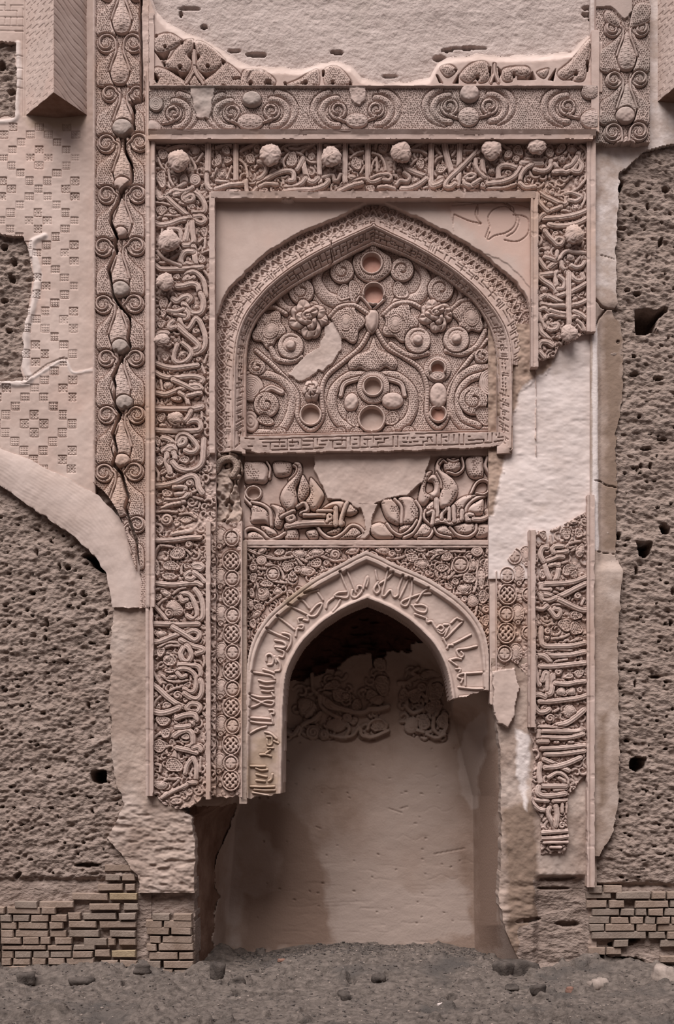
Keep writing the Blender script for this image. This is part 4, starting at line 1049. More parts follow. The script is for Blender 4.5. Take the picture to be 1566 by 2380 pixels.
bl.block(340, 1180, 9.153, """
L13 100,680 300,690 600,670 900,630 1130,620 ; L11 540,560 700,520 950,480 ; L13 110,1580 300,1610 560,1630 800,1610 1050,1590 1160,1640 ; L12 1000,1210 1100,1190 1190,1240 1150,1300 1020,1290
L12 830,1430 900,1370 1000,1370 1020,1450 950,1510 860,1490 ; L12 1020,1370 1130,1450 1230,1560 ; L12 700,1880 760,1820 880,1830 960,1910 1030,2050 1070,2200 1050,2330 960,2350 860,2290 ; L12 720,1900 760,1980 850,1950
L13 1030,1730 1120,1850 1180,2000 1200,2200 1180,2330 1080,2400 ; L10 100,2020 200,2130 320,2260 420,2380
S 420,240,130,120 ; D 640,320,90,60 ; D 860,240,130,90 ; D 680,960,170,160 ; D 500,1220,190,120 ; D 500,1460,170,90 ; D 200,1270,80,180 ; S 900,780,80 ; S 860,1240,70 ; F 560,2130,190,200 ; D 230,1900,100,80 ; S 1180,1820,60 ; D 900,2080,110,100 ; S 470,2240,95 ; F 420,1830,130,70,20
V 150,1050 210,880 290,770 ; V 300,790 420,800 580,830 ; V 720,860 860,900 940,990 ; V 740,1400 740,1260 800,1200 ; V 700,1500 740,1560 ; V 560,1830 700,1720 820,1690 ; V 220,2100 300,1990 430,1910 ; V 1000,900 1050,960 ; V 110,1740 300,1720 500,1830 ; V 200,80 400,60 640,80 ; V 700,130 900,110 1050,200
""", False)
bl.block(340, 1430, 9.153, """
L13 110,170 400,180 700,190 1000,180 1100,180 ; L13 120,570 300,540 520,450 700,380 ; L13 560,250 720,340 880,440 1010,530 1110,470 1110,370 1000,320 870,370 ; L13 720,520 850,590 1000,650 1180,700 1200,760 1060,810
L13 770,700 720,820 780,960 880,970 950,850 900,700 840,650 ; L13 690,1050 880,1060 1080,1080 1150,1200 1140,1280 ; L12 640,1200 720,1140 850,1140 970,1200 1040,1300 1060,1450 1020,1600 920,1630 800,1570 ; L11 660,1230 740,1310 830,1280
L13 1150,1380 1180,1500 1160,1680 1060,1780 920,1740 800,1660 ; L13 110,1460 260,1570 420,1720 580,1840 740,1930 860,1960 ; L13 860,1960 940,1880 1080,1890 1130,1970 1060,2060 920,2050 860,1980 ; L15 120,2040 300,2080 500,2040 680,1970
L14 640,2180 780,2130 900,2110 1020,2120 1060,2220
D 500,960,150,140 ; O 430,910,75 ; D 290,790,100,110 ; F 300,400,150,90 ; D 480,1180,130,60 ; S 660,1700,95 ; D 820,1800,60,70 ; D 430,1920,130,70,-20 ; S 170,1690,70 ; D 350,2250,180,120 ; D 870,1490,90,70 ; D 250,1960,50,90 ; F 560,1310,120,60
V 240,680 480,560 760,600 ; V 300,740 480,640 760,650 ; V 780,320 950,240 1090,210 ; V 500,270 660,350 ; V 120,1160 200,1320 300,1450 ; V 320,1270 460,1380 640,1410 860,1380 ; V 400,1650 600,1550 800,1500 ; V 150,1980 200,1810 330,1700 ; V 600,2110 610,2260 680,2330 ; V 430,820 560,860 ; V 1200,850 1230,1000 1180,1130
""", False)
bl.block(340, 1640, 9.153, """
L14 600,640 700,570 860,520 960,590 990,740 960,860 850,900 ; L12 620,460 780,450 900,430 ; L13 640,900 780,930 920,960 1060,1000 ; L12 1000,900 1100,880 1150,950 ; L12 820,1430 870,1250 980,1110 ; L12 1000,1120 1060,1300 1050,1560
L11 780,1750 900,1650 1050,1640 ; L10 330,1950 500,1850 700,1760 850,1690
O 960,370,80 ; D 280,860,150,170 ; D 560,1260,200,170 ; F 300,1700,180,100 ; D 830,670,110,70 ; S 1060,540,60 ; D 420,580,110,120 ; D 620,2050,150,70
V 120,720 250,610 350,600 ; V 330,900 480,860 ; V 560,1080 600,970 620,1130 ; V 190,1240 290,1280 280,1400 ; V 470,1560 700,1560 ; V 570,1700 680,1600 ; V 230,2020 420,1850 ; V 520,1980 680,1930 ; V 1150,1100 1130,1400
""", True)
bl.erode(0.003)
wear = sstep(1180, 1215, bl.Y) * sstep(1250, 1225, bl.Y) * sstep(380, 440, bl.X) + sstep(1780, 1850, bl.Y) * 0.6
bl.H = bl.H * (1 - 0.6 * wear) + (-0.03 + 0.02 * fbm(bl.X, bl.Y, 9, None, 3, 2)) * 0.6 * wear
bot = np.interp(bl.X, [346, 380, 420, 455, 470, 500], [1835, 1868, 1880, 1868, 1850, 1850]) + 7 * fbm(bl.X, bl.Y, 14, None, 3, 3)
bl.cutsd(bot - bl.Y)
bl.build('tall left band of Arabic script running up the frame between scrolls and leaves', 'inscription band')

br = Panel('inscription_band', 1238, 444, 1376, 870, 1.4, 0.10, BG, M_STUCCO, 0.14)
br.tendrils()
br.block(1230, 320, 9.153, """
L13 480,1150 480,1160 ; L13 240,1160 330,1220 500,1300 700,1390 790,1370 800,1250 780,1160 ; L11 780,1160 900,1150 1010,1190 1110,1240 1000,1330 860,1310 ; L13 310,1700 520,1690 800,1660 1030,1610 1220,1530
L13 430,1830 640,1860 900,1830 1100,1770 1240,1690 ; L11 190,1760 260,1640 400,1560 540,1500 680,1450 ; L12 180,1210 200,1330 290,1450 390,1540 ; L12 340,1970 420,2080 520,2180 600,2260 690,2240 720,2150 620,2120 540,2180
F 450,1390,95 ; F 330,1900,120,90,30 ; O 1000,1460,90 ; F 1180,1030,80 ; D 590,1790,75,40 ; D 560,2040,100,60,-40 ; F 820,1450,50 ; D 330,1310,70,90
V 590,1200 720,1300 ; V 480,1200 720,1210 ; V 160,1150 300,1180 ; V 700,1530 800,1530 900,1580 ; V 1170,1130 1190,1280 1100,1480 ; V 1210,1560 1140,1700 ; V 270,1260 330,1380 ; V 380,1230 400,1330 ; V 740,1950 800,1870 ; V 1000,1950 1150,1850
B 950,2060,24
""", False)
br.block(1230, 570, 7.935, """
L12 180,250 250,350 340,460 ; L12 380,380 500,290 560,270 ; L11 290,200 400,230 480,260 ; L10 520,100 520,200 560,280 ; L10 560,260 620,140 720,90 820,110 1060,130 ; L11 600,300 610,380 680,450 ; L11 780,360 880,400 980,360 1020,300
L13 480,500 330,520 190,540 240,620 380,710 480,800 500,880 ; L11 510,480 490,600 510,740 ; L11 560,560 650,650 640,770 540,790 ; L12 690,490 770,520 830,600 920,640 1000,600 980,520
L12 780,840 900,780 1050,690 ; L12 500,940 600,900 690,870 ; L12 210,900 350,920 470,980 590,1040 ; L11 220,1040 200,960 290,910 ; L12 230,1070 420,1100 600,1100 700,1100 ; L12 780,1090 930,1060 1060,1000
L11 290,1350 330,1280 430,1270 600,1290 690,1300 ; L12 780,1310 900,1290 960,1290 ; L11 830,1200 950,1250 1050,1330 ; L9 890,1370 980,1450 1030,1560 ; L12 340,1430 330,1500 400,1550 500,1520 520,1440 430,1450
L12 190,1180 180,1260 230,1400 280,1500 ; L11 200,1170 280,1150 350,1200 ; L13 180,1470 220,1580 330,1680 420,1790 ; L13 200,1960 180,1850 230,1770 350,1780 430,1830 ; L12 200,1960 280,2050 ; L10 390,1180 560,1230 690,1240
L13 730,500 730,800 735,1130 740,1440
S 380,1360,70 ; F 760,190,80 ; D 1010,240,60,90 ; F 900,390,80,40 ; O 370,290,60 ; O 280,790,70 ; O 820,710,50 ; D 300,960,70,40 ; O 850,980,50 ; D 560,1680,60,50 ; D 200,2060,40,70 ; D 970,890,60,40,-30
V 860,300 960,180 ; V 400,420 500,350 ; V 800,900 1000,960 ; V 900,1450 980,1560 ; V 180,1700 220,1640 ; B 730,1620,21
""", True)
br.erode(0.003)
brk = np.interp(br.X, [1238, 1252, 1262, 1290, 1300, 1320, 1345, 1376], [842, 838, 832, 826, 800, 796, 782, 762]) + 6 * fbm(br.X, br.Y, 14, None, 3, 5)
br.cutsd((brk - br.Y) * 0.8)
br.build('upper right band of Arabic script breaking off above the white plaster patch', 'inscription band')

b4 = Panel('inscription_band', 1232, 1186, 1372, 2000, 1.4, 0.07, -0.05, M_STUCCO, 0.14)
b4.tendrils(-0.018)
b4.block(1220, 1190, 9.153, """
L13 650,860 780,850 900,830 ; L12 610,860 590,780 640,730 720,720 800,720 ; L11 400,1060 560,1010 700,950 820,950 ; L13 430,1130 480,1300 560,1480 ; L12 720,1110 710,1300 650,1460 ; L11 540,1130 640,1110 720,1130 ; L13 390,1040 330,900 380,760 470,740
L13 330,1530 600,1520 900,1500 1100,1460 1300,1380 ; L12 350,1540 350,1640 420,1650 540,1640 ; L14 700,1810 900,1720 1100,1610 1290,1520 ; L14 330,1740 480,1750 640,1820 800,1890 1000,1990 1200,2070 1350,2080
L12 340,1760 380,1860 500,1880 640,1830 ; L12 430,1960 540,2080 660,2230 740,2180 740,2080 640,2050 ; L11 180,2180 230,2300 300,2380 ; L11 230,2040 380,2060 480,1990
D 870,430,140,130 ; D 1140,440,90,130 ; D 970,1200,190,130,-15 ; D 1050,1330,90 ; D 370,1320,70,130 ; F 1190,820,90,190,15 ; D 760,1620,110,50 ; S 1130,1780,80 ; S 480,800,80 ; D 400,500,80,120,-30 ; S 780,1400,70 ; D 1080,2200,130,110 ; D 250,980,50,130 ; O 800,610,50 ; F 1050,200,110,60 ; S 290,690,60
V 450,990 620,880 ; V 700,1100 900,1050 ; V 640,720 560,650 560,500 ; V 880,740 1020,560 ; V 960,660 1100,620 1220,620 ; V 930,760 1110,730 ; V 990,820 1120,760 ; V 540,2010 700,1960 920,1980 ; V 1000,1640 900,1700 ; V 1210,1960 1270,1840
""", False)
b4.block(1220, 1440, 9.153, """
L13 350,180 350,420 420,550 700,560 1000,550 1280,490 ; L13 440,750 700,760 1000,740 1280,680 ; L13 170,830 300,760 420,780 540,890 ; L13 220,800 210,1000 260,1250 310,1380 ; L13 330,990 600,990 900,960 1290,920
L13 380,1290 430,1140 480,1160 490,1350 500,1580 ; L13 600,1180 600,1380 560,1560 480,1600 ; L12 650,1350 900,1370 1100,1330 1280,1310 ; L13 320,1740 560,1740 900,1700 1130,1670 1310,1620
L13 430,1640 300,1590 190,1630 180,1750 230,1890 320,1970 450,1960 520,1910 ; L14 720,2250 900,2200 1080,2080 1260,1930 ; L12 330,2290 500,2290 700,2330 1000,2370 1250,2360
S 430,1900,85 ; S 540,2100,100 ; D 880,120,150,160 ; D 1080,180,140,170 ; D 1150,1150,110,100 ; S 720,1110,85 ; F 780,1530,130,100 ; F 1000,1530,110,100 ; S 1180,1500,70 ; F 960,1930,160,140 ; S 490,250,70 ; D 950,1200,120,60 ; O 480,390,60 ; F 1120,420,140,50,-15
V 580,400 800,370 940,310 ; V 420,690 560,620 ; V 480,690 700,620 1000,650 ; V 600,950 700,870 900,840 ; V 830,480 900,430 970,480 ; V 540,1060 560,1150 ; V 640,1950 720,1900 ; V 560,2280 720,2200 ; V 200,440 220,600 ; V 330,1060 320,1180 ; V 230,60 240,340
""", False)
b4.block(1220, 1690, 7.435, """
L11 250,70 400,70 650,75 1000,80 ; L12 270,170 500,180 750,180 1010,120 ; L10 240,180 250,60 ; L11 240,250 400,250 ; L12 300,370 600,360 1040,320 ; L12 360,470 650,460 1030,410 ; L12 340,560 480,620 600,670 760,750 ; L13 350,700 560,680 760,620 960,530
L12 270,640 250,800 270,960 ; L10 420,870 560,790 680,830 740,930 700,1060 520,1080 ; L9 650,1010 690,940 600,880 ; L12 300,1020 500,1020 700,1020 ; L13 240,1040 230,1140 330,1190 520,1180 700,1150 ; L10 180,1260 400,1280 ; L11 500,1280 740,1270
L11 120,1220 130,1300 250,1420 380,1440 ; L12 430,1400 410,1500 480,1650 520,1750 ; L13 540,1370 560,1500 540,1700 ; L9 650,1340 650,1470 ; L9 740,1320 740,1480 ; L11 280,1830 550,1810 820,1790 ; L11 270,1930 550,1920 830,1880 ; L8 330,2000 600,1990 780,1990 ; L8 450,2080 620,2080
D 550,260,60,30 ; D 800,260,60,30 ; S 650,1700,60
""", True)
b4.erode(0.003)
lim_t = np.interp(b4.X, [1232, 1245, 1280, 1330, 1360, 1372], [1240, 1232, 1232, 1208, 1188, 1176]) + 4 * fbm(b4.X, b4.Y, 12, None, 3, 6)
lim_r = np.interp(b4.Y, [1186, 1790, 1810, 1850, 1900, 1940, 1975, 2000], [1380, 1376, 1352, 1322, 1318, 1322, 1318, 1290]) + 4 * fbm(b4.X, b4.Y, 12, None, 3, 2)
lim_l = np.interp(b4.Y, [1186, 1690, 1760, 1860, 1900, 2000], [1230, 1230, 1244, 1236, 1256, 1258]) + 5 * fbm(b4.X, b4.Y, 12, None, 3, 1)
b4.cutsd(np.minimum(np.minimum(b4.Y - lim_t, lim_r - b4.X), np.minimum(b4.X - lim_l, 1985 + 6 * fbm(b4.X, b4.Y, 12) - b4.Y)))
b4.build('lower right band of Arabic script and leaves below the white plaster patch', 'inscription band')

# ---------------------------------------------------------------- mouldings of the frame
g2 = lambda t: -0.02 * np.exp(-((t - .5) / .09) ** 2)
bar('frame_moulding', 340, 316, 359, 1410, 0.135, 'left upright of the outer frame moulding, grooved along its middle', g2, 0.8)
bar('frame_moulding', 338, 1404, 356, 1850, 0.125, 'worn lower left upright of the outer frame moulding', g2, 3.0)
bar('frame_moulding', 344, 300, 1386, 314, 0.185, 'upper ledge of the double top moulding', lambda t: -0.03 * t, 1.2)
bar('frame_moulding', 344, 312, 1378, 323, 0.165, 'lower ledge of the double top moulding just above the script', lambda t: 0.0 * t, 1.4)
bar('frame_moulding', 1364, 314, 1384, 770, 0.12, 'right upright of the outer frame moulding, upper length', lambda t: -0.01 * np.exp(-((t - .5) / .12) ** 2), 1.0)
bar('frame_moulding', 1364, 1150, 1382, 2062, 0.085, 'right upright of the outer frame moulding, worn lower length', lambda t: -0.015 * np.exp(-((t - .45) / .10) ** 2), 3.5)
bar('inner_moulding', 486, 446, 499, 1052, 0.115, 'left upright of the inner moulding round the upper arch', None, 1.5)
bar('inner_moulding', 478, 1212, 489, 1858, 0.11, 'narrow upright between the left script band and the left knotwork column', None, 2.0)
bar('inner_moulding', 490, 444, 1244, 459, 0.125, 'chipped horizontal inner moulding above the pointed arch', lambda t: -0.01 * t, 3.0)
bar('inner_moulding', 1234, 446, 1251, 852, 0.115, 'right upright of the inner moulding ending at the broken plaster', lambda t: -0.012 * np.exp(-((t - .4) / .1) ** 2), 1.5)
bar('inner_moulding', 1228, 1232, 1245, 1690, 0.095, 'upright between the right knotwork column and the lower right script', lambda t: -0.02 * np.exp(-((t - .35) / .12) ** 2), 2.5)
# ================================================================ scroll frieze under the wall top
fz = Panel('scroll_frieze', 346, 196, 1388, 306, 1.3, 0.165, -0.018, M_STUCCO_GREY, 0.16)
fz.H += -0.012 * pits(fz.X, fz.Y, 4.9, 0)
def arc_band(p, cx, cy, rx, ry, a0, a1, w, h, name='scroll_arm', prof='honey', taper=None):
    t = np.radians(np.linspace(a0, a1, 14))
    p.stroke([(cx + rx * math.cos(a), cy + ry * math.sin(a)) for a in t], w, h, name, prof, 1.8, 0.016, taper=taper)
FS = [(403, 261, 19, 1), (538, 261, 21, -1), (631, 257, 20, 1), (785, 255, 21, -1), (874, 253, 19, 1), (1045, 247, 21, -1), (1138, 245, 20, 1), (1319, 247, 20, -1)]
for (cx, cy, r, m) in FS:
    # outer C and inner C opening toward the pair's axis, then the coil
    arc_band(fz, cx + m * 4, cy - 4, r * 2.5, 42, 90 - 90 * m + 70, 90 - 90 * m - 80, 16, -0.011, prof='honey')
    arc_band(fz, cx + m * 2, cy + 2, r * 1.7, 31, 90 - 90 * m + 90, 90 - 90 * m - 95, 15, -0.006, prof='honey')
    coil(fz, cx, cy, r, -m, math.pi / 2, [(cx - m * r * 0.6, cy + r * 1.15), (cx - m * r * 1.3, cy + r * 1.3)], 6.5, 0.006, prof='honey')
for (cx, cy, rx, ry, k) in [(581, 282, 30, 19, 'fret'), (829, 279, 26, 17, 'fret'), (1089, 270, 24, 22, 'fret'), (1376, 276, 26, 22, 'fret'), (352, 296, 22, 18, 'ring')]:
    a = np.linspace(0, 2 * math.pi, 14)[:-1]
    fz.poly([(cx + rx * math.cos(t), cy + ry * math.sin(t)) for t in a], 0.004, k, 'medallion', dome=0.010, r=14)
fz.ell(585, 231, 22, 17, 0, 0.02, 'B', 'button', M_GREYCAP, md=.02)
fz.ell(1091, 217, 22, 20, 0, 0.02, 'B', 'button', md=.02)
fz.ell(1372, 212, 20, 18, 0, 0.012, 'F', 'button', md=.02)
fz.ell(362, 240, 16, 18, 0, 0.006, 'C', 'ringed_disc')
pf = noisy_in(fz.X, fz.Y, [(440, 190), (500, 190), (492, 235), (486, 275), (455, 270), (448, 235)], 4, 14, 2) > 0
fz.H[pf] = -0.004 + 0.005 * fbm(fz.X, fz.Y, 20)[pf]; fz.L[pf] = 0
pf = noisy_in(fz.X, fz.Y, [(812, 190), (850, 190), (850, 232), (835, 244), (815, 230)], 4, 12, 1) > 0
fz.H[pf] = 0.002 + 0.012 * fbm(fz.X, fz.Y, 10)[pf]; fz.L[pf] = 0
w = fz.Y < 202; fz.H[w] = 0.008; fz.L[w] = 0
w = fz.Y > 301; fz.H[w] = 0.01; fz.L[w] = 0
fz.erode(0.006, 20)
fz.cut((fz.Y > 198 + 3 * np.abs(fbm(fz.X, fz.Y * 0, 26, None, 3, 2))))
fz.build('horizontal frieze of punched honeycomb C-scrolls along the top of the frame', 'frieze')

# ================================================================ openwork remnant above the frieze
ow = Panel('openwork_frieze', 346, -30, 1400, 212, 1.4, 0.14, -0.006, M_STUCCO, 0.14)
ow.H += 0.004 * fbm(ow.X, ow.Y, 30, None, 3, 1)
def T1(pts): return [(340 + a / 5.593, 60 + b / 5.593) for a, b in pts]
def T2(pts): return [(980 + a / 3.729, 60 + b / 3.729) for a, b in pts]
def T3(pts): return [(340 + a / 2.526, b / 2.526) for a, b in pts]
def T4(pts): return [(980 + a / 3.729, 60 + b / 3.729) for a, b in pts]
for t, pts in [(T1, [(105, 150), (300, 90), (470, 200), (350, 290), (200, 350), (105, 310)]), (T1, [(590, 140), (600, 300), (530, 380), (585, 460), (540, 590), (430, 600), (280, 560), (210, 470), (300, 420), (400, 280)]),
               (T1, [(650, 170), (660, 330), (700, 390), (650, 480), (700, 590), (800, 610), (980, 540), (1030, 450), (900, 300), (760, 190)]), (T1, [(95, 560), (250, 560), (490, 710), (560, 820), (110, 830)]),
               (T1, [(1040, 480), (1230, 640), (1240, 810), (790, 840), (690, 770), (900, 600)]), (T1, [(560, 730), (625, 640), (710, 750), (640, 830)]),
               (T1, [(1250, 600), (1400, 530), (1560, 590), (1566, 830), (1270, 830)]), (T3, [(620, 420), (700, 420), (760, 480), (700, 520), (600, 500)]), (T3, [(820, 500), (900, 460), (1000, 400), (1010, 500), (930, 520)]),
               (T3, [(1050, 400), (1110, 380), (1170, 430), (1200, 500), (1060, 505)]),
               (T2, [(160, 360), (230, 330), (300, 380), (220, 440)]), (T2, [(330, 430), (420, 330), (540, 300), (590, 380), (570, 470), (500, 490), (480, 440), (400, 490)]), (T2, [(710, 370), (900, 350), (940, 400), (880, 440), (800, 420), (780, 475), (710, 470)]),
               (T2, [(1180, 400), (1300, 290), (1460, 90), (1480, 130), (1430, 380), (1400, 470), (1320, 470), (1330, 410), (1230, 460)]), (T2, [(1000, 400), (1100, 370), (1060, 450)])]:
    ow.poly(t(pts), 0.004, 'honey', 'pierced_leaf', dome=0.012, cell=4.6)
for t, pts in [(T1, [(95, 320), (180, 440), (265, 435), (310, 330), (200, 362)]), (T1, [(600, 300), (618, 180), (640, 300), (620, 325)]), (T1, [(535, 380), (588, 345), (588, 455)]), (T1, [(652, 345), (702, 385), (658, 455)]),
               (T1, [(270, 555), (400, 565), (430, 615), (560, 590), (490, 700), (380, 640)]), (T1, [(690, 590), (780, 622), (850, 612), (930, 570), (1000, 525), (770, 695)]), (T1, [(628, 630), (640, 640), (722, 748), (690, 740)]),
               (T1, [(470, 765), (535, 842), (490, 838)]), (T1, [(690, 842), (782, 750), (786, 842)]), (T1, [(92, 600), (180, 690), (135, 752), (92, 680)]), (T1, [(540, 740), (610, 600), (620, 640)]), (T1, [(215, 470), (250, 470), (250, 530), (225, 515)]),
               (T1, [(980, 430), (1035, 455), (1000, 515), (975, 480)]), (T1, [(930, 830), (1000, 800), (1030, 830)]),
               (T2, [(118, 415), (140, 420), (186, 495), (150, 492)]), (T2, [(325, 405), (322, 495), (268, 497)]), (T2, [(572, 350), (606, 350), (602, 430), (590, 440)]), (T2, [(655, 348), (697, 390), (672, 455)]), (T2, [(630, 445), (655, 487), (610, 487)]),
               (T2, [(390, 497), (472, 497), (472, 478)]), (T2, [(825, 440), (830, 468), (993, 468), (960, 388), (920, 442)]), (T2, [(1090, 472), (1167, 360), (1145, 474)]), (T2, [(1200, 467), (1310, 474), (1312, 438), (1280, 460)]),
               (T3, [(700, 470), (730, 470), (740, 525), (715, 525)]), (T3, [(805, 480), (820, 475), (830, 515), (812, 522)]), (T3, [(900, 498), (930, 475), (945, 480), (945, 498)]), (T3, [(1030, 410), (1048, 405), (1045, 440), (1030, 450)]), (T3, [(1082, 480), (1100, 470), (1108, 500), (1085, 500)]), (T3, [(1195, 470), (1210, 500), (1185, 502)]),
               (T3, [(505, 460), (555, 450), (550, 470), (510, 475)])]:
    ow.poly(t(pts), -0.28, 'cut', None, sm=False)
for t, x, y, r, ry in [(T1, 245, 280, 22, 22), (T1, 440, 540, 26, 28), (T1, 800, 530, 27, 28), (T1, 1005, 800, 27, 32), (T1, 1355, 750, 26, 30), (T1, 130, 130, 18, 26), (T1, 460, 215, 18, 26), (T2, 485, 450, 15, 19), (T2, 295, 380, 13, 10), (T2, 800, 430, 13, 20), (T2, 1340, 415, 16, 18), (T2, 1473, 190, 10, 26), (T2, 1438, 345, 13, 42), (T3, 935, 488, 12, 14), (T3, 610, 490, 11, 13), (T3, 700, 490, 8, 10)]:
    q = t([(x, y)])[0]; sc_ = 5.593 if t is T1 else (3.729 if t is T2 else 2.526)
    slit(ow, q[0], q[1], r / sc_, ry / sc_, 0.28)
ow.stroke(T1([(622, 320), (622, 480), (625, 560), (580, 650), (520, 740)]), 7.5, 0.008, 'stem', 'groove')
ow.stroke(T1([(625, 540), (660, 640), (740, 750)]), 7.5, 0.008, 'stem', 'groove')
ow.stroke(T2([(632, 330), (630, 400), (600, 490)]), 6, 0.008, 'stem', 'round'); ow.stroke(T2([(632, 330), (635, 410), (665, 490)]), 6, 0.008, 'stem', 'round')
top = np.interp(ow.X, [346, 362, 385, 430, 475, 500, 545, 580, 640, 700, 745, 780, 815, 840, 880, 960, 1000, 1018, 1045, 1080, 1130, 1200, 1260, 1330, 1355, 1368, 1400],
                [-30, 18, 45, 66, 82, 100, 128, 142, 148, 150, 136, 134, 146, 172, 184, 182, 168, 136, 122, 120, 118, 122, 118, 110, 84, 74, 76]) + 5 * fbm(ow.X, ow.Y, 30, None, 3, 3)
ow.H -= 0.05 * (1 - sstep(0, 26, ow.Y - top))
lip = (ow.Y - top < 22)
ow.L[lip & (ow.H > -0.06)] = ow.new('plaster_lip', M_REPAIR)
ow.cutsd((ow.Y - top) * 0.8)
ow.build('broken openwork leaf frieze surviving along the ragged upper edge', 'frieze')
bar('border_edging', 346, 30, 358, 212, 0.15, 'narrow upright plaster edge beside the openwork leaves at left', None, 1.5, cat='edging')
bar('border_edging', 1374, 70, 1392, 306, 0.165, 'narrow upright plaster edge beside the right scroll fragment', None, 1.5, cat='edging')

# ================================================================ right fragment of the scroll border
sr = Panel('scroll_border', 1386, -40, 1516, 338, 1.3, 0.15, -0.028, M_STUCCO_GREY, 0.16)
sr.H += -0.012 * pits(sr.X, sr.Y, 5.2, 0)
scroll_module(sr, 1425, 64, 1489, 63, 20, 183, None, 1390, 1513)
scroll_module(sr, 1427, 183, 1487, 181, 19, 306, (1453, 268, 22), 1390, 1513)
scroll_module(sr, 1425, 306, 1485, 304, 22, 425, None, 1390, 1513)
sr.poly([(1440, 45), (1415, 22), (1405, 30), (1412, 50), (1436, 62)], 0.0, 'honey', 'scroll_leaf'); sr.poly([(1466, 45), (1478, 8), (1512, 8), (1512, 45), (1470, 62)], 0.0, 'honey', 'scroll_leaf')
sr.erode(0.004)
pt = sr.Y < 14 + 26 * np.exp(-((sr.X - 1452) / 18) ** 2) + 4 * fbm(sr.X, sr.Y, 14)
sr.H[pt & (sr.X < 1470)] = -0.01; sr.L[pt & (sr.X < 1470)] = 0
sr.cut((sr.Y < 330 + 5 * fbm(sr.X, sr.Y, 16, None, 3, 2)) & (sr.X < 1512 + 2 * fbm(sr.X, sr.Y, 20)))
sr.build('right fragment of the scroll border with three pairs of volutes and a shell button', 'border')

# plain plaster returns right of the frame
pr = Panel('plaster_return', 1372, -60, 1640, 1990, 2.2, 0.05, 0, M_JAMB, 0.16)
pr.H += 0.008 * fbm(pr.X, pr.Y, 60, 120, 3, 2) + 0.003 * fbm(pr.X, pr.Y, 14, None, 3, 4)
pr.H -= 0.035 * sstep(1384, 1400, pr.X) * sstep(700, 730, pr.Y) * sstep(1330, 1300, pr.Y)
rx = np.interp(pr.Y, [-60, 300, 335, 350, 400, 560, 690, 705, 720, 760, 800, 950, 1010, 1100, 1290, 1330, 1500, 1700, 1850, 1930, 1990], [1700, 1700, 1560, 1500, 1440, 1432, 1430, 1436, 1426, 1444, 1452, 1444, 1432, 1434, 1432, 1446, 1434, 1440, 1436, 1428, 1390]) + 6 * fbm(pr.X, pr.Y, 18, None, 3, 2)
pr.stain('pale', np.minimum(705 - pr.Y + 20 * fbm(pr.X, pr.Y, 60), 40) - 38, 40); pr.stain('pale', noisy_in(pr.X, pr.Y, [(1376, 760), (1388, 740), (1392, 1280), (1376, 1280)], 2, 18), 4)
pr.stain('brown', noisy_in(pr.X, pr.Y, [(1394, 720), (1460, 720), (1460, 1290), (1396, 1285)], 4, 24) - 6, 26); pr.stain('brown', noisy_in(pr.X, pr.Y, [(1384, 1660), (1420, 1640), (1416, 1880), (1380, 1900)], 6, 24) - 4, 26)  # first brown puts the right-facing strip's shade into the colour
pr.stain('brown', np.minimum(pr.Y - 1300, 30.0) + 14 * fbm(pr.X, pr.Y, 50, 90, 3, 3) - 34, 40)
pr.cutsd(rx - pr.X)
pr.groove([(1376, 650), (1380, 690), (1398, 712), (1410, 716)], 3.6, 0.08); pr.groove([(1410, 716), (1392, 738), (1384, 760), (1376, 775)], 2.6, 0.06)
pr.groove([(1410, 716), (1436, 716)], 2.0, 0.05); pr.groove([(1382, 1116), (1396, 1117), (1410, 1126), (1434, 1130)], 2.2, 0.05)
pr.groove([(1394, 592), (1410, 596), (1428, 602)], 1.6, 0.03); pr.groove([(1382, 1280), (1400, 1283), (1430, 1286)], 1.5, 0.03)
slit(pr, 1438, 792, 4, 4, .06); slit(pr, 1430, 719, 5, 4, .08)
pr.build('plain plaster strip right of the frame, cracked across and ragged along the mud wall', 'plaster')

# white patch where the band has fallen
wp = Panel('plaster_patch', 1136, 752, 1386, 1345, 2.0, 0.02, 0, M_WHITE, 0.2)
wp.H += 0.012 * fbm(wp.X, wp.Y, 90, 60, 4, 2) + 0.004 * fbm(wp.X, wp.Y, 18, 9, 3, 3)
wp.H -= 0.05 * sstep(1215, 1160, wp.X) * sstep(1200, 1000, wp.Y)
brn = noisy_in(wp.X, wp.Y, [(1130, 745), (1300, 745), (1296, 820), (1270, 870), (1215, 905), (1190, 970), (1176, 1080), (1150, 1200), (1130, 1200)], 8, 22, 3) > 0
wp.stain('brown', noisy_in(wp.X, wp.Y, [(1130, 745), (1300, 745), (1296, 815), (1270, 862), (1215, 900), (1186, 970), (1172, 1080), (1146, 1200), (1130, 1200)], 8, 22, 3), 8); wp.H += np.where(brn, 0.016 * fbm(wp.X, wp.Y, 14, None, 3, 4), 0)
wp.build('large pale plaster patch filling the gap in the right script band', 'plaster patch')
